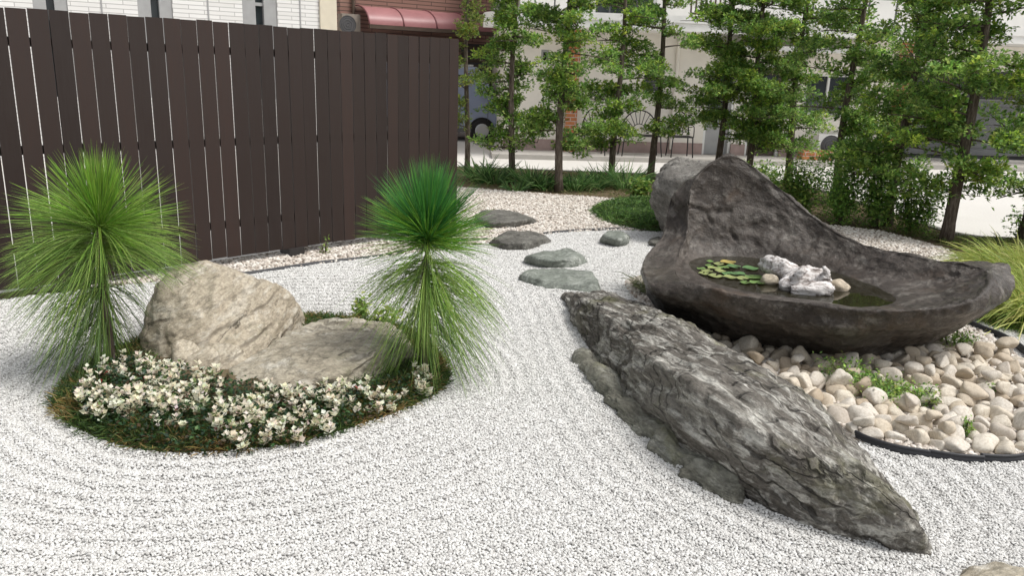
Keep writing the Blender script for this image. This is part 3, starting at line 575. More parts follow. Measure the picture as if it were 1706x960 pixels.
# black plastic edging strips
M_edge = plain('black_edging', (.025, .026, .03), .5, .4, .2, 10)
def strip(name, pts, label, h=.032, group=None, z0=-.02):
    p = crom(np.array([(*q_[:2], 0) for q_ in pts]), 8); T = norm(np.gradient(p, axis=0)); Nn = np.stack((-T[:, 1], T[:, 0], T[:, 2]), 1); b0 = p[len(p) // 2]; b_ = MB()
    V_ = np.concatenate([p + Nn * o_ + np.array((0, 0, z_)) for o_, z_ in ((.006, z0), (.006, h), (-.006, h), (-.006, z0))]) - b0; q_ = len(p); j_ = np.arange(q_ - 1)
    b_.add(V_, np.concatenate([np.stack((j_ + a * q_, j_ + 1 + a * q_, j_ + 1 + b * q_, j_ + b * q_), 1) for a, b in ((0, 1), (1, 2), (2, 3), (3, 0))]))
    pp = p - b0 + np.array((0, 0, h)); b_.tube(pp, .009 if h > .031 else .006, 8)
    V_, F_, _ = b_.arrays(); o = link(name, np_mesh(name, V_, F_), M_edge, None, b0); tag(o, label, 'edging', group)
gE = 'black edging strips round the cobble bed'
strip('edging_strip', [PZ(*p) for p in ((1420, 728), (1445, 740), (1490, 754), (1548, 764))], 'black edging strip starting at the long rock, curving in front of the cobbles', group=gE)
strip('edging_strip', [PZ(*p) for p in ((1546, 762), (1590, 769), (1638, 773))], 'short middle black edging strip in front of the cobbles', group=gE)
strip('edging_strip', [PZ(*p) for p in ((1632, 769), (1680, 771), (1720, 764), (1800, 735))], 'black edging strip on the cobble bed with its end overlapping the short middle one', group=gE)
strip('edging_strip', [(3.1, 4.05), (3.22, 4.5), PZ(1704, 590)[:2], PZ(1670, 568)[:2], PZ(1640, 556)[:2], PZ(1608, 542)[:2], (3.2, 5.8)], 'black edging strip between cobbles and grass under the basin tail', .045, gE)
strip('edging_strip', [PZ(*p) for p in ((390, 460), (430, 455), (530, 440), (620, 430), (700, 417), (760, 405), (812, 400))], 'thin dark edging between white gravel and the pebbles along the fence', .02, 'thin dark edging of the white gravel')
strip('edging_strip', [PZ(*p) for p in ((905, 391), (930, 388), (990, 384), (1060, 382), (1110, 384))], 'thin dark edging between white and beige gravel beyond the stepping stones', .02, 'thin dark edging of the white gravel')
# ------------------------------------------------------------------ board fence
fa, fb = np.array((-3.60, 5.25)), np.array((-.62, 8.40)); fd = norm(fb - fa); fang = math.atan2(fd[1], fd[0])
M_board = Mat('fence_board', .42, .4); oi = M_board.node('ShaderNodeObjectInfo'); _v = M_board.coords((14, 14, 1.1)); _n = M_board.noise(_v, 4, 7, .65)
_c = M_board.ramp(oi.outputs['Random'], [(0, (.021, .0125, .010)), (.5, (.029, .0175, .014)), (1, (.042, .024, .019))]); M_board.base(M_board.mix(M_board.ramp(_n, [(.35, (.5,) * 3), (.65, (0,) * 3)]), _c, (.03, .022, .02))); M_board.bump(_n, .25, .003); M_board = M_board.m
fence = empty('board_fence', (*fb, 0), fang + math.pi); tag(fence, 'dark brown vertical board fence with narrow gaps along the gravel', 'fence')
pitch = .1297; mb = MB(); mb.box(.004, .1257, -.007, .007, .075, 1.965); bme = mb.mesh('board'); bme.materials.append(M_board)
# local x runs from the far end back towards the near end; local -y ... boards face the garden
for k_ in range(46):
    o = bpy.data.objects.new('board', bme); COL.objects.link(o); o.parent = fence
    o.location = (k_ * pitch + rng.normal(0, .0007), rng.normal(0, .0006), rng.normal(0, .003)); o.rotation_euler = (rng.normal(0, .0008), rng.normal(0, .0006), rng.normal(0, .008))
M_steel = plain('dark_steel', (.03, .027, .026), .5, .4, .2, 12)
for z_ in (1.72, 1.0, .32):
    mb = MB(); mb.box(0, 46 * pitch, -.052, -.016, z_, z_ + .06); link('rail', mb.mesh('rail'), M_steel, fence)
mb = MB(); mb.box(-.03, .03, -.115, -.055, -.1, 1.9); pme = mb.mesh('post'); pme.materials.append(M_steel)
for k_ in range(4):
    o = bpy.data.objects.new('post', pme); COL.objects.link(o); o.parent = fence; o.location = (.08 + k_ * 1.85, 0, 0)
mb = MB(); mb.box(-.075, .075, -.13, .035, -.05, .075); fme = mb.mesh('post_foot'); fme.materials.append(M_steel)
for k_ in range(4):
    o = bpy.data.objects.new('post_foot', fme); COL.objects.link(o); o.parent = fence; o.location = (.08 + k_ * 1.85 + .02, 0, 0)

# ------------------------------------------------------------------ planted island
def mound(x, y):
    d_ = poly_dist(x, y, ISLAND) * np.where(in_poly(x, y, ISLAND), 1, -1); return .085 * (1 - np.exp(-np.clip(d_, 0, 9) / .09)) + .02 * noise(np.c_[x * 4, y * 4, x * 0], 3) * np.clip(d_ / .1, 0, 1) - .004
tag(sheet('island_soil', ISLAND, .03, mound, M_soil), kind='structure')
def sample(poly, n):
    p = np.array(poly)[:, :2]; lo, hi = p.min(0), p.max(0); out = np.zeros((0, 2))
    while len(out) < n:
        q_ = rng.uniform(lo, hi, (n * 2, 2)); out = np.concatenate((out, q_[in_poly(q_[:, 0], q_[:, 1], p)]))
    return out[:n]
# short grass along the rim, green with straw patches
n = 24000; q_ = sample(ISLAND, n * 5); d_ = poly_dist(q_[:, 0], q_[:, 1], ISLAND); q_ = q_[(d_ < .4) & (rng.random(len(q_)) < np.exp(-d_ / .16))][:n]; n = len(q_)
dry = fbm(np.c_[q_ * 4, q_[:, :1] * 0], 3, seed=8) + (.12 - poly_dist(q_[:, 0], q_[:, 1], ISLAND)) * 3.2 + rng.normal(0, .3, n)
cg = np.where((dry > .42)[:, None], pal([(.36, .24, .10), (.30, .22, .08), (.25, .23, .08)], n), pal([(.05, .10, .025), (.08, .14, .035), (.04, .08, .025), (.11, .17, .04)], n))
Pg = np.c_[q_, mound(q_[:, 0], q_[:, 1])]; D = rdir(n) * np.array((1, 1, .5)) + np.array((0, 0, .75)); L = rng.uniform(.04, .10, n)
Vg, Fg, per = blades(Pg, D, L, .0021, L * rng.uniform(.1, .6, n), 3, 2); base = np.array((-1.3, 3.9, 0))
tag(link('edging_grass', np_mesh('edging_grass', Vg - base, Fg, np.repeat(cg, per, 0)), M_leaf, None, base), 'short green and straw-coloured grass fringe round the flower island', 'grass', kind='stuff')
# variegated ground cover: sprigs of whitish leaves over dark green ones
ZONE = [PZ(*p, .08)[:2] for p in ((122, 655), (132, 682), (178, 708), (253, 726), (335, 734), (420, 730), (507, 716), (597, 688), (674, 660), (720, 641), (716, 618), (690, 628), (650, 640), (600, 650), (540, 660), (470, 661), (410, 650), (340, 634), (270, 618), (215, 610), (160, 630))]
mb = MB(); mw = MB()
q_ = sample(ZONE, 5200); Pz = np.c_[q_, mound(q_[:, 0], q_[:, 1]) + rng.uniform(.0, .075, len(q_))]; T = rdir(len(q_)) * np.array((1, 1, .5)) + np.array((0, -.2, .25))
Vl, Fl = leaves(Pz, T, rdir(len(q_)) * .5 + np.array((0, -.2, 1)), rng.uniform(.016, .03, len(q_)), rng.uniform(.011, .018, len(q_)))
mb.add(Vl, Fl, np.repeat(pal([(.022, .055, .022), (.035, .085, .03), (.06, .12, .04), (.03, .06, .035), (.09, .06, .03)], len(q_), .25), 4, 0))
q_ = sample(ZONE, 640); dens = fbm(np.c_[q_ * 2.6, q_[:, :1] * 0], 2, seed=14); q_ = q_[dens + rng.normal(0, .25, len(q_)) > -.2]
for x, y in q_:
    hgt = rng.uniform(.035, .11) * (1.35 if rng.random() < .1 else 1); z0 = float(mound(np.array([x]), np.array([y]))[0]); lean = np.array((rng.normal(0, .3), rng.normal(-.12, .3), 1)); k_ = rng.integers(7, 13); tt = np.sort(rng.uniform(.35, 1, k_))
    Pq = np.array((x, y, z0)) + lean * (hgt * tt)[:, None]; a = np.arange(k_) * 2.4 + rng.uniform(0, 6); T = np.c_[np.cos(a), np.sin(a), .35 + .6 * tt]
    s_ = rng.uniform(.8, 1.25) * (1.25 - .45 * tt)
    Vl, Fl = leaves(Pq, T, np.array((0, 0, 1.)) + rng.normal(0, .3, (k_, 3)), .029 * s_, .025 * s_, .1)
    wh = pal([(.88, .85, .69), (.9, .88, .76), (.87, .84, .62), (.9, .87, .73), (.88, .79, .67)], k_, .02); g0 = pal([(.16, .24, .08), (.3, .36, .16), (.5, .3, .22), (.42, .06, .05)], k_, .1); g0[rng.random(k_) < .75] = (.2, .27, .1)
    cl = np.where((rng.random(k_) < .05 + .15 * (1 - tt))[:, None], g0, wh); mw.add(Vl, Fl, np.repeat(np.clip(cl, 0, .92), 4, 0))
    mb.tube(np.array([(x, y, z0), np.array((x, y, z0)) + lean * hgt * .95]), .0015, 3, (.1, .09, .04), False)
Vm, Fm, Cm = mb.arrays(); tag(link('ground_cover_leaves', np_mesh('ground_cover_leaves', Vm - base, Fm, Cm), M_leaf, None, base), 'dark green small-leaved ground cover beneath the white sprigs on the island', 'ground cover', kind='stuff')
Vm, Fm, Cm = mw.arrays(); tag(link('white_leaf_sprigs', np_mesh('white_leaf_sprigs', Vm - base, Fm, Cm, False), M_white_leaf, None, base), 'creamy white variegated leaf sprigs covering the island before the boulders', 'ground cover', kind='stuff')

# ------------------------------------------------------------------ two long-needled young pines
def pine(base, top, label, whorls, seed, r0=.022, keep=None):
    base = np.array(base); top = np.array(top); root = empty('pine_tree', base); tag(root, label, 'pine tree', 'long-needled young pines on the island')
    t = np.linspace(0, 1, 14)[:, None]; path = base + (top - base) * t + np.c_[.012 * np.sin(t * 5 + seed), .012 * np.cos(t * 4), t * 0]; path[0, 2] -= .06
    mb = MB(); mb.tube(path - base, np.linspace(r0, .011, 14) * (1 + .12 * np.sin(np.arange(14) * 2.1)), 10, (.1, .07, .05)); link('trunk', mb.mesh('trunk', True), M_bark, root)
    for (t0, t1, n, el0, el1, L0, L1, dr0, dr1, cols) in whorls:
        tt = rng.uniform(t0, t1, n); P = base + (top - base) * tt[:, None] + rng.normal(0, .008, (n, 3)); az = rng.uniform(0, 2 * math.pi, n)
        el = rng.uniform(el0, el1, n) + rng.normal(0, .08, n); D = np.c_[np.cos(el) * np.cos(az), np.cos(el) * np.sin(az), np.sin(el)]
        # shoots: bundles gather into loose uneven clumps, leaving gaps between them
        K = max(24, n // 34); ca = rng.uniform(0, 6.283, K); ce = rng.uniform(el0, el1, K); wt = rng.random(K) + .15; ci = rng.choice(K, n, p=wt / wt.sum()); mixm = (rng.random(n) < .68)
        az = np.where(mixm, ca[ci] + rng.normal(0, .15, n), az); el = np.where(mixm, ce[ci] + rng.normal(0, .11, n), el); D = np.c_[np.cos(el) * np.cos(az), np.cos(el) * np.sin(az), np.sin(el)]
        nb = n // 3; ix = np.repeat(np.arange(nb), 3)[:n]; ix = np.r_[ix, np.zeros(n - len(ix), int)]; D = D[ix] + rng.normal(0, .04, (n, 3)); P = P[ix]
        L = rng.uniform(L0, L1, n); dr = L * rng.uniform(dr0, dr1, n)
        if keep is not None:
            k_ = keep(P + norm(D) * L[:, None] - np.c_[L * 0, L * 0, dr]); P, D, L, dr = P[k_], D[k_], L[k_], dr[k_]; n = len(P)
        V_, F_, per = blades(P, D, L, rng.uniform(.0010, .0016, n), dr, 6, 3)
        link('needles', np_mesh('needles', V_ - base, F_, np.repeat(pal(cols, n, .18), per, 0)), M_needle, root)['kind'] = 'stuff'
    return root
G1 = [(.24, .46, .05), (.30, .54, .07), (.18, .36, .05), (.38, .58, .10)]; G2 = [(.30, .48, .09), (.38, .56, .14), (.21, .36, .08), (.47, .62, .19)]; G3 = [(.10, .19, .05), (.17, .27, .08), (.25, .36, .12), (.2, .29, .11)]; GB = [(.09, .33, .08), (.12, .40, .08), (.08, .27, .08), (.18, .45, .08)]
b1 = PZ(181, 612, .05); t1 = PY(166, 372, b1[1] + .02)
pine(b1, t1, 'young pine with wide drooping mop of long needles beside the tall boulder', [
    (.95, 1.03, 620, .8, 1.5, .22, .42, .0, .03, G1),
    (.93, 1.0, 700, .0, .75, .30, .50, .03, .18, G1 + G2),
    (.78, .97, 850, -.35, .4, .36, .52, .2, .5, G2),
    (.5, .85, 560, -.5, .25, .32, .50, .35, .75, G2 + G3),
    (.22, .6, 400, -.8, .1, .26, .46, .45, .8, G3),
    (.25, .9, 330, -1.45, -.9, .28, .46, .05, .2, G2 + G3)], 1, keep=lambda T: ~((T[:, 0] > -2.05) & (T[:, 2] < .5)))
b2 = PZ(703, 622, .05); t2 = PY(712, 398, b2[1] + .03)
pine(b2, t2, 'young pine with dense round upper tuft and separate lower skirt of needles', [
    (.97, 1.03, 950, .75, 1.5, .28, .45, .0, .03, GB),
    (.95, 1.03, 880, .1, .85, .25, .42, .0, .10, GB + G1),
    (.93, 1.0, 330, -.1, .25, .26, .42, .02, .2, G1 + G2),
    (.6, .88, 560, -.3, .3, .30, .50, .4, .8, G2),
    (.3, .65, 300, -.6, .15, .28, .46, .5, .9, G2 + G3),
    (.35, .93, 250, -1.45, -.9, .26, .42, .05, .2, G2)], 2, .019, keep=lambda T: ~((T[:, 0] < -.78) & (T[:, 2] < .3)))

# ------------------------------------------------------------------ row of clipped trees
def tree(base, label, seed, blen=.55, h=4.2, r0=.06, zlo=.5, nb=26, ntuft=5, cols=None, per=38):
    base = np.array((*base[:2], -.02)); root = empty('garden_tree', base); tag(root, label, 'tree', 'clipped trees along the road')
    cols = cols or [(.165, .30, .065), (.21, .36, .08), (.13, .24, .065), (.28, .41, .09), (.35, .47, .13)]
    z = np.linspace(0, h, 16); wob = np.c_[.03 * np.sin(z * 1.7 + seed), .03 * np.cos(z * 1.3 + seed * 2), z]; wob[:, :2] -= wob[0, :2]
    rr = r0 * (1 - .62 * z / h); rr[0] *= 1.25; mb = MB(); mb.tube(wob, rr, 10); link('trunk', mb.mesh('trunk', True), M_bark, root)
    mbr = MB(); PP = []; NN = []; CC = []
    zs = zlo + (h - zlo) * (np.arange(nb) + rng.uniform(-.3, .3, nb)) / nb
    for z_ in np.clip(zs, zlo, h - .05):
        az = rng.uniform(0, 6.283); L = blen * rng.uniform(.6, 1.25) * (1 - .35 * max(0, z_ - 2.2) / 2); o = np.array([np.interp(z_, z, wob[:, k_]) for k_ in range(3)])
        dr = np.array((math.cos(az), math.sin(az), rng.uniform(-.05, .35))); side = np.array((-dr[1], dr[0], 0)); t = np.linspace(0, 1, 6)[:, None]
        pth = o + dr * L * t + side * (rng.normal(0, .12) * L * np.sin(t * 3)) + np.array((0, 0, -.12 * L)) * t ** 2; mbr.tube(pth, np.linspace(.013, .004, 6), 5)
        for k_ in range(rng.integers(ntuft, ntuft + 5)):
            f_ = rng.uniform(.12, 1.05); c = o + dr * L * f_ + side * rng.normal(0, .2) * L + np.array((0, 0, rng.normal(.0, .045)))
            i0 = np.interp(min(f_, 1), t[:, 0], np.arange(6)); a_ = pth[int(i0)]
            mbr.tube(np.array([a_, (a_ + c) / 2 + np.array((0, 0, -.01)), c]), (.006, .004, .003), 4)
            s_ = rng.uniform(.6, 1.15); m_ = int(per * s_ * s_ * 1.2); u = rdir(m_) * rng.uniform(.25, 1, (m_, 1)) ** .6
            P = c + u * np.array((.17, .17, .075)) * s_; P[:, 2] += .03 * s_ * (1 - (u[:, 0] ** 2 + u[:, 1] ** 2))
            PP.append(P); NN.append(np.c_[u[:, 0], u[:, 1], u[:, 2] * .35 + .15]); tone = rng.normal(0, .16); yel = np.array((1.25, 1.12, .8)) if rng.random() < .22 else np.ones(3)
            CC.append(pal(cols, m_, .2) * math.exp(tone) * yel)
    link('branches', mbr.mesh('branches', True), M_bark, root)['kind'] = 'stuff'
    P = np.concatenate(PP); T = np.concatenate(NN); C = np.concatenate(CC); n = len(P); mf = MB()
    for k_ in range(3):      # each spray is three overlapping scale-leaf fans
        Tk = norm(T) + rng.normal(0, .55, (n, 3)); V_, F_ = leaves(P + rng.normal(0, .008, (n, 3)), Tk, rdir(n) * .7 + np.array((0, 0, 1)), rng.uniform(.034, .06, n), rng.uniform(.02, .034, n), .18); mf.add(V_, F_, np.repeat(C * np.exp(rng.normal(0, .12, (n, 1))), 4, 0))
    V_, F_, C_ = mf.arrays(); link('crown', np_mesh('crown', V_, F_, C_, False), M_leaf, root); return root
YG = [(.22, .28, .06), (.17, .24, .05), (.28, .32, .08), (.13, .2, .05)]
TR = [((778, 288), .40, .05, .75, 13, 3, YG, 'slender sparse yellow-green tree just past the fence end'),
      ((853, 305), .48, .055, .55, 30, 5, None, 'dark-trunked tree second from the fence end, before the parked van'),
      ((931, 319), .58, .062, .60, 30, 5, None, 'clipped tree in front of the orange brick pillar'),
      ((1018, 304), .58, .055, .55, 28, 5, None, 'clipped tree in front of the iron garden seats'),
      ((1083, 301), .52, .06, .75, 20, 4, None, 'open tree with long bare trunk beside the rough grey boulder'),
      ((1192, 300), .8, .06, .7, 34, 7, None, 'bushy tree rising behind the peak of the stone basin'),
      ((1244, 305), .8, .06, .6, 36, 7, None, 'dense tree covering the building doorway'),
      ((1312, 308), .66, .065, .6, 31, 6, None, 'dark-trunked tree between doorway and sliding window'),
      ((1392, 335), .68, .06, .6, 31, 6, None, 'tree in front of the sliding window of the white building'),
      ((1478, 374), .68, .058, .5, 32, 6, None, 'tree rising out of the hedge of leafy shrubs'),
      ((1576, 402), .7, .07, .5, 33, 6, None, 'thick-trunked tree at the garden corner above the arching grass'),
      ((1708, 400), .62, .085, .6, 26, 5, None, 'thick dark tree behind the arching yellow grass')]
for i_, (px, bl, r0, zl, nb, nt, cl, lab) in enumerate(TR): tree(PZ(*px), lab, i_ + 1, bl, 3.5, r0, zl, nb, nt, cl)

# ------------------------------------------------------------------ shrubs, strap-leaf clumps, grasses
def shrub(name, base, rx, ry, h, n, cols, label, group, cat='shrub', ls=(.035, .06), stems=9, lowfill=.15):
    base = np.array((*base[:2], 0.)); root = empty(name, base); tag(root, label, cat, group); mb = MB(); ends = []
    for k_ in range(stems):
        a = rng.uniform(0, 6.283); r_ = rng.uniform(.2, 1); e = np.array((math.cos(a) * rx * r_ * .8, math.sin(a) * ry * r_ * .8, h * rng.uniform(.6, 1))); mb.tube(crom(np.array([(e[0] * .15, e[1] * .15, -.03), e * np.array((.5, .5, .5)), e]), 4), np.linspace(.007, .002, 9), 4); ends.append(e)
    link('stems', mb.mesh('stems', True), M_bark, root); ends = np.array(ends)
    k_ = rng.integers(0, stems, n); f_ = rng.uniform(lowfill, 1.05, n); P = ends[k_] * np.c_[.3 + .7 * f_, .3 + .7 * f_, f_] + rng.normal(0, 1, (n, 3)) * np.array((rx, ry, h * .45)) * .24; P[:, 2] = np.maximum(P[:, 2], .02)
    T = rdir(n) * np.array((1, 1, .6)) + np.array((0, 0, .15)); V_, F_ = leaves(P, T, rdir(n) * .6 + np.array((0, 0, 1)), rng.uniform(*ls, n), rng.uniform(ls[0] * .55, ls[1] * .6, n), .15)
    tone = np.exp(rng.normal(0, .22, stems))[k_][:, None]; link('foliage', np_mesh('foliage', V_, F_, np.repeat(pal(cols, n, .2) * tone, 4, 0), False), M_leaf, root); return root
SG = [(.16, .31, .065), (.22, .37, .08), (.13, .24, .065), (.31, .44, .1)]; SY = [(.25, .35, .07), (.18, .29, .06), (.32, .39, .1)]
hg = 'leafy shrubs of the low hedge'
for px, py, rx, h, n, cl, lab in ((1268, 355, .35, .6, 2800, SG + SY, 'light green shrub directly behind the basin shoulder'), (1330, 362, .38, .75, 3400, SG + SY, 'bright leafy shrub between the basin and the sliding window tree'), (1398, 372, .36, .72, 3000, SG, 'mid green hedge shrub by the gravel behind the basin'),
                               (1462, 378, .34, .85, 3200, SG, 'upright green shrub climbing round the hedge tree trunk'), (1520, 386, .3, .62, 2600, SG + SY[:1], 'leafy shrub filling the gap before the corner tree'), (1240, 338, .3, .5, 1000, SY, 'small yellow-green shrub behind the peak of the basin')):
    shrub('hedge_shrub', PZ(px, py), rx, rx * .8, h, n, cl, lab, hg)
shrub('leafy_plant', PZ(1062, 330), .22, .2, .26, 420, SG + SY, 'broad-leaved yellow-tinged plant left of the rough grey boulder', None, 'plant', (.05, .09), 7)
shrub('weed', PZ(808, 296), .3, .18, .22, 260, SG, 'low twiggy leafy plant between the first two trees', None, 'plant', (.03, .05), 6)
shrub('weed', PZ(541, 424), .05, .05, .13, 40, SY, 'single green weed at the foot of the fence', None, 'plant', (.025, .04), 3)
shrub('weed', PZ(1700, 398), .3, .25, .3, 380, SG, 'dark leafy sprout at the foot of the thick dark tree', None, 'plant', (.04, .07), 7)
gw = 'small weeds among the cobbles'
for px, py, rx, h, n, lab in ((1415, 640, .2, .12, 1100, 'dark green fine-leaved weed under the basin lip'), (1490, 664, .2, .1, 1000, 'larger green weed spreading over the middle cobbles'), (1535, 672, .1, .08, 350, 'light green sprig beside the larger cobble weed'), (1606, 722, .06, .07, 150, 'yellow-green sprig among cobbles near the black edging'), (1655, 655, .05, .05, 80, 'tiny green sprig among the pale cobbles'), (1585, 575, .17, .12, 520, 'pale green weed clump under the basin tail'), (1010, 638, .03, .03, 40, 'tiny yellow-green weed at the foot of the long rock')):
    shrub('weed', PZ(px, py, .03), rx, rx, h + .04, n, SG if 'dark' in lab else SG + SY, lab, gw, 'weed', (.014, .028), 6, .35)
for px, py, rx, lab in ((640, 545, .14, 'small yellow-green leafy plant behind the flat slab boulder'), (603, 533, .08, 'yellow leaf tuft at the back corner of the slab boulder')): shrub('leafy_plant', PZ(px, py), rx, rx, .16, 160, SY, lab, None, 'plant', (.03, .05), 5)
def clump(name, base, n, L, w, droop, cols, label, group, spread=.12, up=.9, cat='plant', segs=5):
    base = np.array((*base[:2], 0.)); r_ = spread * np.sqrt(rng.random(n)); a = rng.uniform(0, 6.283, n); P = np.c_[np.cos(a) * r_, np.sin(a) * r_, np.full(n, -.01)]
    D = np.c_[np.cos(a) * (.3 + r_ / spread), np.sin(a) * (.3 + r_ / spread), np.full(n, up)] + rng.normal(0, .3, (n, 3)); D[:, 2] = np.abs(D[:, 2]); Ls = rng.uniform(*L, n); V_, F_, per = blades(P, D, Ls, w, Ls * rng.uniform(*droop, n), segs, 2)
    root = empty(name, base); tag(root, label, cat, group); link('blades', np_mesh('blades', V_, F_, np.repeat(pal(cols, n, .2), per, 0)), M_leaf, root)['kind'] = 'stuff'; return root
LI = [(.10, .21, .06), (.14, .27, .08), (.07, .15, .05), (.23, .35, .13)]
for px, py, n, L, lab in ((800, 302, 130, (.3, .55), 'clump of strap leaves below the slender yellow-green tree'), (826, 306, 150, (.3, .5), 'clump of strap leaves left of the second tree'), (884, 312, 170, (.28, .5), 'clump of strap leaves between second and third tree'), (905, 315, 120, (.25, .42), 'smaller strap-leaf clump leaning on the third trunk'), (958, 316, 140, (.25, .42), 'low strap-leaf clump right of the third trunk'), (985, 315, 140, (.25, .42), 'strap-leaf clump between third and fourth tree'), (1003, 310, 110, (.3, .5), 'strap-leaf clump at the foot of the fourth tree'), (1040, 314, 160, (.3, .62), 'tall upright strap-leaf clump left of the rough grey boulder'), (860, 318, 70, (.15, .3), 'short strap-leaf tuft at the pebble edge')):
    clump('strap_leaf_clump', PZ(px, py), n, (L[0] * 1.25, L[1] * 1.2), .0075, (.15, .6), LI, lab, 'strap-leaf clumps under the trees', .14, 1.5)
HY = [(.46, .5, .14), (.38, .45, .11), (.55, .56, .2), (.28, .38, .09)]
for x, y, lab in ((4.0, 5.75, 'arching yellow-green grass mound nearest the basin tail'), (4.45, 6.15, 'arching yellow-green grass mound in front of the thick dark tree'), (4.5, 6.75, 'arching yellow-green grass mound toward the corner tree'), (4.95, 6.7, 'arching yellow-green grass mound farthest from the basin')):
    clump('arching_grass', (x, y), 2200, (.5, .82), .0032, (.35, .8), HY, lab, 'arching yellow grass mounds', .28, 1.3, 'grass', 6)
def turf(name, poly, n, L, w, cols, label, hgt, droop=(.2, .7)):
    q_ = sample(poly, n); d_ = poly_dist(q_[:, 0], q_[:, 1], poly); z = hgt * (1 - np.exp(-d_ / .12)) + .03 * hgt / .12 * noise(np.c_[q_ * 5, q_[:, :1] * 0], 6); D = rdir(n) * np.array((1, 1, .5)) + np.array((0, 0, .6)); Ls = rng.uniform(*L, n)
    b_ = np.array((*np.mean(np.array(poly)[:, :2], 0), 0)); V_, F_, per = blades(np.c_[q_, z], D, Ls, w, Ls * rng.uniform(*droop, n), 3, 2); tone = np.exp(.3 * noise(np.c_[q_ * 3, q_[:, :1] * 0], 9))[:, None]
    tag(link(name, np_mesh(name, V_ - b_, F_, np.repeat(pal(cols, n, .25) * tone, per, 0)), M_leaf, None, b_), label, 'grass', kind='stuff')
    return lambda x, y: hgt * (1 - np.exp(-poly_dist(x, y, poly) / .12)) - .02
MP = crom(np.array([PZ(*p)[:2] for p in ((986, 352), (1000, 366), (1030, 378), (1070, 385), (1105, 386), (1150, 384), (1200, 370), (1180, 345), (1120, 338), (1050, 338), (1005, 343))]), 5, True)
zf = turf('dwarf_grass', MP, 15000, (.06, .13), .004, [(.08, .16, .04), (.11, .21, .05), (.06, .12, .035), (.15, .25, .06)], 'mounded patch of dwarf green grass beside the basin peak', .10); tag(sheet('grass_mound', MP, .06, zf, M_soil), kind='structure')
LW = crom(np.array([(3.42, 5.75), (3.6, 5.3), (4.3, 5.1), (5.2, 4.9), (5.4, 5.8), (4.2, 5.9)]), 5, True)
zf = turf('moss_lawn', LW, 16000, (.02, .05), .0022, [(.09, .17, .02), (.12, .22, .03), (.06, .13, .02)], 'low bright green moss-like turf below the arching grass', .06); tag(sheet('moss_mound', LW, .06, zf, M_soil), kind='structure')
SB = [(3.3, 9.9), (4.5, 9.0), (5.0, 9.1), (4.9, 11), (4.7, 13.2), (4, 13.9), (-1.2, 14.2), (-1.0, 11.9), (.6, 11.4), (1.7, 11.15), (2.6, 10.8)]
turf('border_grass', SB, 7000, (.04, .1), .0035, [(.1, .15, .04), (.15, .17, .05), (.24, .2, .09), (.08, .13, .035)], 'thin patchy grass on the soil under the tree row', .02)
turf('border_grass', [(3.6, 6.3), (4.6, 7.2), (4.7, 8.4), (4.4, 9.2), (5.2, 9.0), (8.5, 8.6), (8.5, 5), (5, 5.2)], 16000, (.06, .16), .0035, [(.08, .13, .03), (.12, .17, .04), (.17, .16, .06)], 'rough grass on the bank around the arching grass mounds', .02)
# fern by the left of the basin, with pale pebbles
def fern(base, label):
    root = empty('fern', base); tag(root, label, 'fern'); mf = MB()
    for k_ in range(9):
        a = k_ * .7 + rng.uniform(-.2, .2); L = rng.uniform(.16, .26); t = np.linspace(.1, 1, 14); pth = np.c_[np.cos(a) * L * t * .8, np.sin(a) * L * t * .8, L * (t * .95 - .5 * t ** 2)]; mf.tube(pth, .0015, 3, (.12, .12, .04), False); dr = np.array((math.cos(a), math.sin(a), .2)); sd_ = np.array((-dr[1], dr[0], 0))
        for sg in (-1, 1): V_, F_ = leaves(pth, sg * sd_ + dr * .45, np.tile((0, 0, 1.), (14, 1)), .055 * (1.1 - t), .013, .05); mf.add(V_, F_, np.repeat(pal([(.13, .17, .05), (.2, .22, .08), (.09, .13, .04)], 14), 4, 0))
    V_, F_, C_ = mf.arrays(); link('fronds', np_mesh('fronds', V_, F_, C_, False), M_leaf, root)
fern(PZ(1066, 482), 'small pale fern at the left foot of the stone basin')
fern(PZ(1078, 492), 'second little fern tucked under the left bulge of the basin')
# ------------------------------------------------------------------ buildings
def plane_frame(p0, p1):
    p0 = np.array(p0, float); d = norm(np.array(p1, float) - p0); n_ = np.array((-d[1], d[0])); return p0, d, n_, math.atan2(d[1], d[0])
def on_wall(fr, px, py, back=0.0):
    p0, d, n_, _ = fr; r_ = ray(px, py); o = p0 + n_ * back; A_m = np.array([[r_[0], -d[0]], [r_[1], -d[1]]]); t, s_ = np.linalg.solve(A_m, o); return s_, H + r_[2] * t
def wall_open(x0, x1, z0, z1, holes, y0, y1):
    """wall slab with rectangular openings, as a ring of boxes"""
    mb = MB(); xs_ = sorted({x0, x1, *[h[0] for h in holes], *[h[1] for h in holes]})
    for a, b in zip(xs_[:-1], xs_[1:]):
        cuts = sorted([(h[2], h[3]) for h in holes if h[0] <= a + 1e-6 and h[1] >= b - 1e-6]); z = z0
        for c0, c1 in cuts:
            if c0 > z: mb.box(a, b, y0, y1, z, c0)
            z = c1
        if z < z1: mb.box(a, b, y0, y1, z, z1)
    return mb
def part(name, mb, mat, parent, smooth=False): return link(name, mb.mesh(name, smooth), mat, parent)
def B(*a): return MB().box(*a)
M_render = plain('cream_render', (.76, .72, .65), .85, .2, .06, 1.5, .2); M_upper = plain('white_render', (.8, .785, .75), .8, .2, .05, 1.5, .2)
M_slabw = plain('white_paint', (.76, .755, .73), .7, .25, .06, 3); M_plinth = plain('rose_plinth', (.36, .27, .25), .85, .2, .15, 5, .3)
M_frame = plain('white_frame', (.72, .72, .70), .45, .4, .04, 4); M_grey = plain('grey_metal', (.34, .34, .34), .5, .4, .08, 5); M_dgrey = plain('dark_grey', (.10, .10, .105), .6, .3, .15, 4)
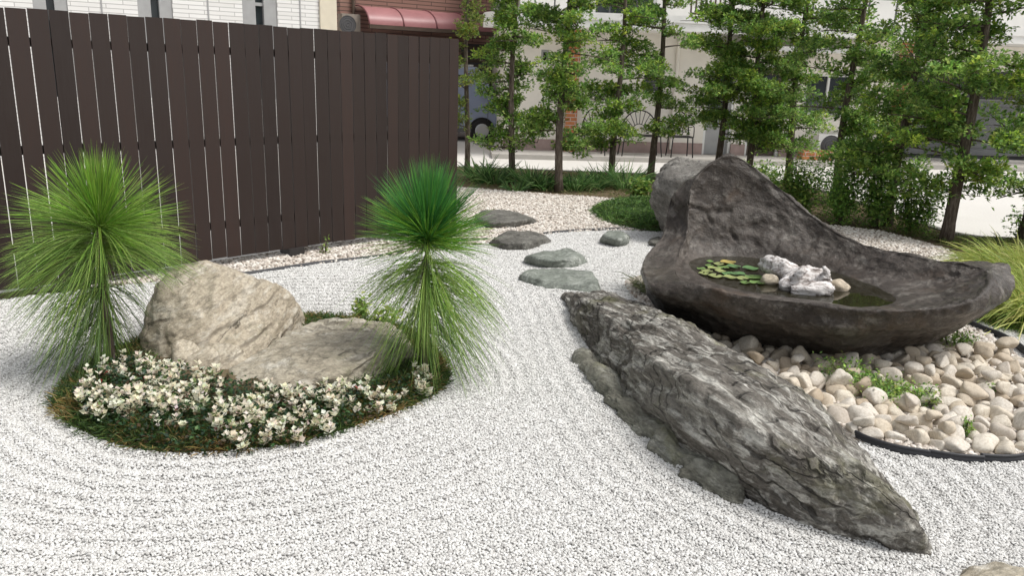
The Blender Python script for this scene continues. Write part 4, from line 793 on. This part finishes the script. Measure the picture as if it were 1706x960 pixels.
Mg = Mat('window_glass', .05, .6); Mg.base((.035, .042, .048)); M_glass = Mg.m
Mo = Mat('orange_brick', .85, .2); br = Mo.node('ShaderNodeTexBrick'); br.inputs['Scale'].default_value = 1.0; br.inputs['Brick Width'].default_value = .22; br.inputs['Row Height'].default_value = .085; br.inputs['Mortar Size'].default_value = .008
br.inputs['Color1'].default_value = (.50, .20, .09, 1); br.inputs['Color2'].default_value = (.40, .15, .07, 1); br.inputs['Mortar'].default_value = (.45, .40, .36, 1)
def brickvec(M, nd, sx=1):
    tc = M.node('ShaderNodeTexCoord'); sp_ = M.node('ShaderNodeSeparateXYZ'); cb_ = M.node('ShaderNodeCombineXYZ'); M.l.new(tc.outputs['Object'], sp_.inputs[0]); M.l.new(M.math('ADD', sp_.outputs[0], sp_.outputs[1]), cb_.inputs[0]); M.l.new(sp_.outputs[2], cb_.inputs[1]); M.l.new(cb_.outputs[0], nd.inputs['Vector'])
brickvec(Mo, br); Mo.base(br.outputs['Color']); Mo.bump(br.outputs['Fac'], -.5, .01); M_orange = Mo.m
fr = plane_frame((-.3, 18.02), (9.7, 18.82)); ws = lambda *p: on_wall(fr, *p)
bld = empty('apartment_building', (*fr[0], -.1), fr[3]); tag(bld, 'cream two-storey building with white balcony slab behind the trees', 'building')
def rect(xa, ya, xb, yb):
    (s0, za), (s1, zb) = ws(xa, ya), ws(xb, yb); return s0, s1, zb + .1, za + .1
h_small = rect(1075, 110, 1101, 152); h_door = rect(1182, 108, 1216, 254); h_door = (h_door[0], h_door[1], .1, h_door[3]); h_ent = rect(1255, 108, 1297, 250); h_ent = (h_ent[0], h_ent[1], .1, h_ent[3]); h_sl = rect(1345, 122, 1413, 192); h_gr = rect(902, 82, 914, 104)
s_end = ws(1508, 150)[0]; holes = [h_small, h_door, h_ent, h_sl, h_gr]
part('wall', wall_open(0, s_end, .35, 2.82, [(a, b, max(c, .35), d) for a, b, c, d in holes], 0, .25), M_render, bld)
part('plinth', wall_open(0, s_end, 0, .35, [(a, b, 0, .35) for a, b, c, d in (h_door, h_ent)], -.02, .25), M_plinth, bld)
part('back_wall', B(0, s_end + 6, 6, 6.2, 0, 5.4), M_upper, bld); part('end_wall', B(-.002, .22, .25, 6, 0, 2.8), M_render, bld)
def window(hole, n_pane, mat_f=None, bars=0):
    a, b, c, d = hole; f = .05; w = part('window', B(a + .0, b - .0, .085, .1, c, d), M_glass, bld)
    mf = MB(); mf.box(a, a + f, .03, .083, c, d); mf.box(b - f, b, .03, .083, c, d); mf.box(a + f, b - f, .03, .083, c, c + f); mf.box(a + f, b - f, .03, .083, d - f, d)
    for k_ in range(1, n_pane): x_ = a + (b - a) * k_ / n_pane; mf.box(x_ - f / 2, x_ + f / 2, .035, .082, c + f, d - f)
    part('window_frame', mf, mat_f or M_frame, w); part('window_sill', B(a - .05, b + .05, -.06, .028, c - .05, c - .002), M_frame, w); return w
window(h_sl, 2); wsm = window(h_small, 1, M_dgrey)
for k_ in range(7): z_ = h_small[2] + .06 + k_ * (h_small[3] - h_small[2] - .1) / 7; part('louvre_slat', B(h_small[0] + .05, h_small[1] - .05, .02, .06, z_, z_ + .045), M_dgrey, wsm)
window(h_gr, 1, M_grey)
for hd, mt in ((h_door, M_grey), (h_ent, plain('brown_door', (.10, .075, .06), .5, .4, .15, 3))):
    a, b, c, d = hd; dr_ = part('door', B(a + .06, b - .06, .1, .14, .1, d - .06), mt, bld); fm = MB(); fm.box(a, a + .06, .03, .16, .1, d); fm.box(b - .06, b, .03, .16, .1, d); fm.box(a + .06, b - .06, .03, .16, d - .06, d); part('door_frame', fm, M_frame, dr_)
    part('door_panel', B(a + .16, b - .16, .088, .098, 1.15, d - .2), M_glass, dr_); part('door_handle', B(b - .16, b - .13, .05, .09, .95, 1.2), M_frame, dr_)
# balcony slab with a rounded end
a = np.linspace(math.pi, 1.5 * math.pi, 12); rs_ = 1.05; cs = np.c_[.55 + rs_ * np.cos(a), .0 + rs_ * np.sin(a)]; poly = np.concatenate((cs, [(s_end + 6, -1.05), (s_end + 6, 0.26), (-.5, .26)]))
mb = MB(); mb.prism(poly, 2.70, 2.98); part('balcony_slab', mb, M_slabw, bld); part('fascia', B(.55, s_end + 6, -1.075, -1.052, 2.86, 3.0), M_slabw, bld)
# upper floor with glazed openings
up = [ (1.9, 3.3, 3.05, 5.1), (5.6, 7.2, 3.6, 4.9), (8.2, 9.6, 3.6, 4.9)]
part('upper_wall', wall_open(.3, s_end + 6, 2.99, 5.4, up, .26, .45), M_upper, bld)
for a, b, c, d in up:
    w = part('upper_window', B(a, b, .34, .36, c, d), M_glass, bld); mf = MB(); mf.box(a, a + .06, .3, .338, c, d); mf.box(b - .06, b, .3, .338, c, d); mf.box(a + .06, b - .06, .3, .338, d - .06, d); mf.box((a + b) / 2 - .03, (a + b) / 2 + .03, .3, .338, c, d - .06); part('window_frame', mf, M_frame, w)
part('roof', B(-.1, s_end + 6.1, -.3, 6.3, 5.4, 5.55), M_slabw, bld)
M_rail = plain('brown_railing', (.09, .065, .05), .6, .3, .15, 6)
for (s0, s1) in ((ws(1128, 30)[0], ws(1200, 30)[0]),):
    rl = part('balcony_railing', B(s0, s1, -1.0, -.95, 3.55, 3.6).box(s0, s1, -1.0, -.95, 3.04, 3.08), M_rail, bld)
    for k_ in range(int((s1 - s0) / .1) + 1): part('baluster', B(s0 + k_ * .1, s0 + k_ * .1 + .03, -.99, -.96, 3.082, 3.548), M_rail, rl)
mb = MB()
for s0, s1 in ((.9, 2.6), (6.3, 8.1)):
    mb.box(s0, s1, -1.0, -.965, 3.75, 3.79)
    for k_ in range(4): x_ = s0 + (s1 - s0) * k_ / 3; mb.box(x_ - .015, x_ + .015, -.995, -.97, 2.985, 3.748)
part('rail_frame', mb, M_dgrey, bld)['kind'] = 'stuff'
c0, c1 = ws(1192, 74), ws(1418, 90); part('canopy', B(c0[0], c1[0], -.75, -.002, 2.42, 2.47), M_slabw, bld); part('canopy_gutter', B(c0[0], c1[0], -.80, -.752, 2.39, 2.49), M_frame, bld)
for xa, xb in ((943, 962), (1488, 1507)):
    s0, s1 = ws(xa, 150)[0], ws(xb, 150)[0]; part('brick_pillar', B(s0, s1, -.14, -.022, 0.1, 2.695), M_orange, bld)
part('downpipe', MB().tube(np.array([(ws(1128, 100)[0], -.05, .2), (ws(1128, 100)[0], -.05, 2.69)]), .035, 8), M_render, bld)
# garage recess and upper cream wall at the right-hand end
g0, g1 = s_end + .002, s_end + 6; part('garage_wall', B(g0, g1, 1.8, 2.0, 0, 2.69), M_dgrey, bld); part('garage_side', B(g1 - .3, g1, 0, 1.8, 0, 2.69), M_grey, bld); part('garage_lintel', B(g0, g1, 0, .2, 2.15, 2.695), M_render, bld)
sh = part('shutter', B(g0 + 1.2, g1 - .4, 1.72, 1.795, .1, 1.5), M_grey, bld)
for k_ in range(9): part('shutter_slat', B(g0 + 1.2, g1 - .4, 1.69, 1.718, .13 + k_ * .15, .13 + k_ * .15 + .13), plain('shutter_grey', (.22, .225, .23), .5, .4, .06, 3) if k_ == 0 else bpy.data.materials['shutter_grey'], sh)
part('pavement_step', B(-.3, g1, -1.1, -.022, -.02, .10), plain('step_concrete', (.42, .40, .37), .9, .2, .12, 3, .3), bld)
def local(fr, s_, y_, z_): p0, d, n_, _ = fr; p = p0 + d * s_ + n_ * y_; return (p[0], p[1], z_)
# sign board in the garage
sx, sz = ws(1632, 176); sg = empty('sign_board', local(fr, sx + .3, 1.55, 0), fr[3]); tag(sg, 'white notice board with red ring hanging in the garage recess', 'sign')
link('panel', B(-.28, .28, -.012, .012, sz - .3, sz + .32).mesh('panel'), M_slabw, sg)
a = np.linspace(0, 2 * math.pi, 25); 
link('red_ring', MB().tube(np.c_[.1 * np.cos(a) - .13, np.full(25, -.018), sz + .12 + .1 * np.sin(a)], .032, 6, None, False).mesh('red_ring', True), plain('sign_red', (.55, .05, .05), .6), sg)
link('brown_mark', B(-.02, .18, -.016, -.0125, sz - .2, sz - .02).mesh('brown_mark'), plain('sign_brown', (.3, .14, .09), .6), sg)
for x_ in (-.2, .2): link('hanger', MB().tube(np.array([(x_, 0, sz + .32), (x_, 0, 2.6)]), .006, 5).mesh('hanger'), M_dgrey, sg)
link('post', B(-.02, .02, .013, .03, -.1, sz - .25).mesh('post'), M_dgrey, sg)
# air conditioner unit and brick planter at the foot of the wall
def aircon(loc, rz, label, w=.78, h=.55, d=.28, mt=None):
    r_ = empty('air_conditioner', loc, rz); tag(r_, label, 'air conditioner', None); link('casing', B(-w / 2, w / 2, -d, 0, .06, h).mesh('casing'), mt or M_frame, r_); fm = MB(); a = np.linspace(0, 2 * math.pi, 25)
    for q_ in (.05, .11, .17, .22): fm.tube(np.c_[q_ * np.cos(a) - .1, np.full(25, -d - .012), h / 2 + .03 + q_ * np.sin(a)], .006, 5, None, False)
    o_ = link('fan_grille', fm.mesh('fan_grille', True), M_dgrey, r_); o_['kind'] = 'stuff'; a2 = a[:-1]; disc = np.c_[.23 * np.cos(a2) - .1, .23 * np.sin(a2) + h / 2 + .03]
    V_ = np.concatenate([np.c_[disc[:, 0], np.full(24, y_), disc[:, 1]] for y_ in (-d - .001, -d - .006)]); k_ = np.arange(24); link('fan_opening', np_mesh('fan_opening', V_, [np.stack((k_, (k_ + 1) % 24, (k_ + 1) % 24 + 24, k_ + 24), 1), (k_ + 24)[None]], smooth=False), M_dgrey, r_)
    for x_ in (-w / 2 + .1, w / 2 - .1): link('foot', B(x_ - .03, x_ + .03, -d, 0, 0, .058).mesh('foot'), M_dgrey, r_)
    return r_
s_, z_ = ws(1378, 240); aircon(local(fr, s_, -.1, 0), fr[3], 'white air conditioner outdoor unit below the sliding window')
s_ = ws(1340, 260)[0]; pl_ = empty('planter', local(fr, s_, -.55, 0), fr[3]); tag(pl_, 'low red-brown brick planter on the step by the sliding window', 'planter')
pm = MB(); pm.box(-.35, .35, -.15, -.11, 0, .2).box(-.35, .35, .11, .15, 0, .2).box(-.35, -.31, -.11, .11, 0, .2).box(.31, .35, -.11, .11, 0, .2); link('trough', pm.mesh('trough'), M_orange, pl_); link('earth', B(-.31, .31, -.11, .11, .01, .17).mesh('earth'), M_soil, pl_)
# wrought iron garden seats
M_iron = plain('black_iron', (.02, .018, .018), .5, .4, .1, 10)
def iron_seat(name, px0, px1, label, cat):
    (s0, _), (s1, _) = ws(px0, 230), ws(px1, 230); w = (s1 - s0) * .96; r_ = empty(name, local(fr, (s0 + s1) / 2, -.7, 0.002), fr[3]); tag(r_, label, cat, 'iron garden seats by the wall')
    for x_ in (-w / 2, w / 2):
        for y_ in (-.2, .18): link('leg', MB().tube(np.array([(x_ * 1.06, y_ * 1.15, 0), (x_, y_, .25), (x_ * .96, y_, .43)]), .014, 6).mesh('leg', True), M_iron, r_)
    st = MB(); st.box(-w / 2, w / 2, -.22, -.195, .42, .45).box(-w / 2, w / 2, .175, .2, .42, .45).box(-w / 2, -w / 2 + .025, -.195, .175, .42, .45).box(w / 2 - .025, w / 2, -.195, .175, .42, .45); sf = link('seat', st.mesh('seat'), M_iron, r_)
    for k_ in range(6): y_ = -.17 + k_ * .06; link('seat_slat', B(-w / 2 + .026, w / 2 - .026, y_, y_ + .03, .428, .446).mesh('seat_slat'), M_iron, sf)
    a = np.linspace(0, math.pi, 22); hb = .5; arc = np.c_[np.cos(a) * w / 2, np.full(22, .19), .46 + np.sin(a) * hb]; bk = link('back_arch', MB().tube(arc, .014, 6).mesh('back_arch', True), M_iron, r_)
    in_ = np.c_[np.cos(a) * w * .22, np.full(22, .19), .46 + np.sin(a) * hb * .42]; link('inner_arch', MB().tube(in_, .009, 5).mesh('inner_arch', True), M_iron, bk)
    ns_ = 7 if w < .6 else 11
    for k_ in range(ns_): t = math.pi * (k_ + .5) / ns_; link('spoke', MB().tube(np.array([(math.cos(t) * w * .22, .19, .46 + math.sin(t) * hb * .42), (math.cos(t) * w * .49, .19, .46 + math.sin(t) * hb * .98)]), .008, 5).mesh('spoke', True), M_iron, bk)
    for x_ in (-w / 2, w / 2): link('armrest', MB().tube(crom(np.array([(x_, .19, .68), (x_, -.05, .68), (x_, -.2, .64), (x_, -.22, .44)]), 5), .011, 6).mesh('armrest', True), M_iron, r_)
iron_seat('iron_chair', 962, 996, 'black iron chair with fan back beside the orange pillar', 'chair'); iron_seat('iron_bench', 1024, 1086, 'wide black iron bench with fan back between the two iron chairs', 'bench'); iron_seat('iron_chair', 1102, 1136, 'black iron chair with fan back beside the louvred window wall', 'chair')

# brown tiled building with rose awning
def tilemat(name, c1, c2, mo, w, h, ms, rough=.6):
    M = Mat(name, rough, .3); b_ = M.node('ShaderNodeTexBrick'); b_.inputs['Scale'].default_value = 1; b_.inputs['Brick Width'].default_value = w; b_.inputs['Row Height'].default_value = h; b_.inputs['Mortar Size'].default_value = ms; b_.inputs['Color1'].default_value = (*c1, 1); b_.inputs['Color2'].default_value = (*c2, 1); b_.inputs['Mortar'].default_value = (*mo, 1)
    brickvec(M, b_); M.base(b_.outputs['Color']); M.bump(b_.outputs['Fac'], -.6, .012); return M.m
M_btile = tilemat('brown_tile', (.26, .15, .12), (.31, .185, .15), (.10, .065, .055), .9, .1, .012)
M_awn = Mat('awning', .4, .4); _v = M_awn.coords(); M_awn.base(M_awn.ramp(M_awn.noise(_v, 2, 5), [(.3, (.29, .125, .13)), (.7, (.37, .17, .175))])); M_awn = M_awn.m
fb_ = plane_frame((-4.75, 22.0), (-4.75 + 8.3, 22.0 + 5.6)); wb = lambda *p: on_wall(fb_, *p); bb = empty('tiled_building', (*fb_[0], -.1), fb_[3]); tag(bb, 'brown tiled building with rose-coloured curved awning beyond the fence', 'building')
ga, gb = wb(768, 80)[0], wb(832, 80)[0]
part('wall', wall_open(0, 11, 0, 6.5, [(ga, gb, 0, 2.55)], 0, .3), M_btile, bb); part('side_wall', B(.002, .3, .3, 7, 0, 6.5), M_btile, bb); part('roof', B(-.2, 11.2, -.2, 7, 6.5, 6.7), M_dgrey, bb); part('back_wall', B(.3, 11, 6.6, 6.9, 0, 6.5), M_btile, bb)
sh = part('garage_shutter', B(ga, gb, .2, .25, 0, 2.55), M_dgrey, bb)
for k_ in range(14): part('slat', B(ga, gb, .14, .198, .05 + k_ * .18, .05 + k_ * .18 + .1), M_rail, sh)
aw0, aw1 = wb(592, 30)[0], wb(850, 60)[0]; zt = wb(600, 8)[1] + .1; zb = wb(600, 47)[1] + .1
npn = 5; a = np.linspace(0, math.pi / 2, 9); prf = np.c_[-.05 - .85 * np.sin(a), zb + .08 + (zt - zb - .1) * np.cos(a) ** 1.0]
for k_ in range(npn):
    x0, x1 = aw0 + (aw1 - aw0) * k_ / npn + .012, aw0 + (aw1 - aw0) * (k_ + 1) / npn - .012; V_ = np.concatenate([np.c_[np.full(9, x_), prf[:, 0] + dy, prf[:, 1] + dz] for x_, dy, dz in ((x0, 0, 0), (x1, 0, 0), (x0, .02, -.02), (x1, .02, -.02))]); j_ = np.arange(8)
    link('awning_panel', np_mesh('awning_panel', V_, np.concatenate((np.stack((j_, j_ + 9, j_ + 10, j_ + 1), 1), np.stack((j_ + 18, j_ + 19, j_ + 28, j_ + 27), 1)))), M_awn, bb)
for k_ in range(npn + 1):
    x_ = aw0 + (aw1 - aw0) * k_ / npn; link('awning_rib', MB().tube(np.c_[np.full(9, x_), prf[:, 0] - .004, prf[:, 1] + .004], .022, 6).mesh('awning_rib', True), plain('rose_rib', (.2, .08, .085), .5) if k_ == 0 else bpy.data.materials['rose_rib'], bb)
part('awning_beam', B(aw0, aw1, -.93, -.87, zb - .02, zb + .075), M_rail, bb)
part('drain_pipe', MB().tube(np.array([(.35, -.07, 0), (.35, -.07, 6.4)]), .045, 8), M_rail, bb)
s_, z_ = wb(572, 40); ac = aircon(local(fb_, .15, -.1, z_ - .35), fb_[3], 'weathered brown-grey air conditioner unit on the corner of the brown tiled building', .5, .6, .3, plain('aged_casing', (.27, .235, .2), .7))
link('bracket', B(-.3, .3, -.3, .1, -.05, -.002).mesh('bracket'), M_dgrey, ac)

# white tiled house behind the fence
M_wtile = tilemat('white_tile', (.70, .69, .67), (.76, .75, .735), (.40, .39, .38), .55, .075, .006, .7)
fh = plane_frame((-3.75 - 8.3 * 1.3, 17.0 - 5.6 * 1.3), (-3.75, 17.0)); wh_ = lambda *p: on_wall(fh, *p); hh = empty('white_house', (*fh[0], -.1), fh[3]); tag(hh, 'white tiled house with narrow dark windows behind the board fence', 'house')
Lh = np.linalg.norm(np.array((8.3 * 1.3, 5.6 * 1.3))); hl = []
for c in (85, 259, 433): hl.append((wh_(c - 29, 20)[0], wh_(c + 29, 20)[0], 1.1, 4.6))
part('wall', wall_open(-2, Lh - .35, 0, 5.8, hl, 0, .2), M_wtile, hh); part('corner_trim', B(Lh - .348, Lh, -.05, .4, 0, 5.8), plain('cream_trim', (.66, .60, .48), .7, .2, .05), hh); part('side_wall', B(Lh - .2, Lh - .002, .4, 8, 0, 5.8), M_render, hh); part('roof', B(-2.2, Lh + .3, -.4, 8.2, 5.8, 6.0), M_dgrey, hh); part('back_wall', B(-2, Lh - .2, 7.8, 8, 0, 5.8), M_wtile, hh)
for a, b, c, d in hl:
    w = part('window', B(a, b, .12, .15, c, d), M_glass, hh); mf = MB(); t = (b - a) * .38; mf.box(a, a + t, .02, .118, c, d); mf.box(b - t, b, .02, .118, c, d); part('window_frame', mf, M_grey, w); part('mullion', B(a + t, b - t, .06, .117, (c + d) / 2, (c + d) / 2 + .06), M_grey, w)
for c in (170, 347, 500): s_ = wh_(c, 20)[0]; part('wall_joint', B(s_ - .012, s_ + .012, -.012, -.001, 0, 5.8), M_grey, hh)

# ------------------------------------------------------------------ parked van
M_van = Mat('van_paint', .3, .5); M_van.base((.20, .235, .34)); M_van.b.inputs['Coat Weight'].default_value = .4; M_van = M_van.m
M_tyre = plain('tyre', (.02, .02, .021), .8, .2); M_rim = plain('rim', (.45, .46, .48), .35, .5, .05, 5, 0, .7); M_chrome = plain('lamp_glass', (.7, .7, .68), .15, .6)
van = empty('parked_van', (-2.15, 21.6, -.1), rad(8)); tag(van, 'blue-grey van parked by the brown building, half hidden by the fence', 'van')
pf = np.array([(-1.68, .28), (1.55, .28), (1.68, .45), (1.68, .82), (1.58, 1.02), (1.12, 1.78), (1.0, 1.88), (-1.5, 1.9), (-1.66, 1.75), (-1.7, .9)]); n_ = len(pf); secs = [(-.735, .94), (-.70, .985), (-.55, 1.), (.55, 1.), (.70, .985), (.735, .94)]
cen = np.array((0, 1.05)); V_ = []
for y_, s_ in secs:
    q_ = cen + (pf - cen) * np.array((1 - (1 - s_) * .35, s_)); tum = np.where(pf[:, 1] > 1.0, .9, 1.0); V_.append(np.c_[q_[:, 0], y_ * tum, q_[:, 1]])
V_ = np.concatenate(V_); j_ = np.arange(n_); Fs = [np.stack((j_ + k_ * n_, (j_ + 1) % n_ + k_ * n_, (j_ + 1) % n_ + (k_ + 1) * n_, j_ + (k_ + 1) * n_), 1) for k_ in range(5)]
link('body', np_mesh('body', V_, [np.concatenate(Fs), j_[::-1][None], (j_ + 5 * n_)[None]], smooth=False), M_van, van)
def quad_panel(name, pts, mat, parent):     # (x, z) outline on the near side, following the tumblehome
    pts = np.array(pts); y_ = -np.where(pts[:, 1] > 1.0, .735 * .9 + .0, .735) - .012; y2 = y_ + .02; k_ = np.arange(len(pts)); V_ = np.concatenate((np.c_[pts[:, 0], y_, pts[:, 1]], np.c_[pts[:, 0], y2, pts[:, 1]])); m_ = len(pts)
    return link(name, np_mesh(name, V_, [k_[None], np.stack((k_, (k_ + 1) % m_, (k_ + 1) % m_ + m_, k_ + m_), 1)], smooth=False), mat, parent)
quad_panel('side_window', [(.45, 1.12), (1.2, 1.12), (.95, 1.65), (.45, 1.68)], M_glass, van); quad_panel('side_window', [(-.5, 1.12), (.36, 1.12), (.36, 1.68), (-.5, 1.68)], M_glass, van); quad_panel('side_window', [(-1.5, 1.12), (-.6, 1.12), (-.6, 1.68), (-1.45, 1.66)], M_glass, van)
link('windscreen', np_mesh('windscreen', np.array([(1.585, -.6, 1.06), (1.585, .6, 1.06), (1.14, .54, 1.8), (1.14, -.54, 1.8)]) + np.array((.012, 0, .008)), np.array([(0, 1, 2, 3)]), smooth=False), M_glass, van)
link('bumper', B(1.6, 1.75, -.72, .72, .28, .5).mesh('bumper'), M_dgrey, van); link('sill', B(-1.2, .95, -.76, -.70, .24, .34).mesh('sill'), M_dgrey, van)
for y_ in (-.6, .5): link('headlight', B(1.66, 1.705, y_, y_ + .16, .66, .82).mesh('headlight'), M_chrome, van)
for x_ in (.40, 1.28): link('door_seam', B(x_, x_ + .012, -.742, -.73, .4, 1.1).mesh('door_seam'), M_dgrey, van)
link('door_handle', B(.48, .62, -.765, -.742, .95, .99).mesh('door_handle'), M_dgrey, van); link('mirror', B(1.12, 1.2, -.95, -.76, 1.12, 1.34).mesh('mirror'), M_van, van)
rk = MB()
for x_ in (-1.2, -.2, .7): rk.box(x_, x_ + .04, -.6, .6, 1.93, 1.97)
for y_ in (-.6, .56): rk.box(-1.4, .9, y_, y_ + .04, 1.885, 1.93)
link('roof_rack', rk.mesh('roof_rack'), M_rim, van)['kind'] = 'stuff'
for x_ in (-1.12, 1.14):
    for y_ in (-.68, .68):
        w = link('wheel', MB().tube(np.array([(0, -.095, 0), (0, -.08, 0), (0, .08, 0), (0, .095, 0)]), (.25, .285, .285, .25), 24).mesh('wheel', True), M_tyre, van, (x_, y_, .285)); link('rim', MB().tube(np.array([(0, -.103, 0), (0, -.0955, 0)]), (.14, .18), 18).mesh('rim'), M_rim, w); link('wheel_arch', MB().tube(np.array([(0, -.062 * np.sign(-y_) , 0), (0, -.058 * np.sign(-y_), 0)]), (.34, .34), 24).mesh('wheel_arch'), M_tyre, w)
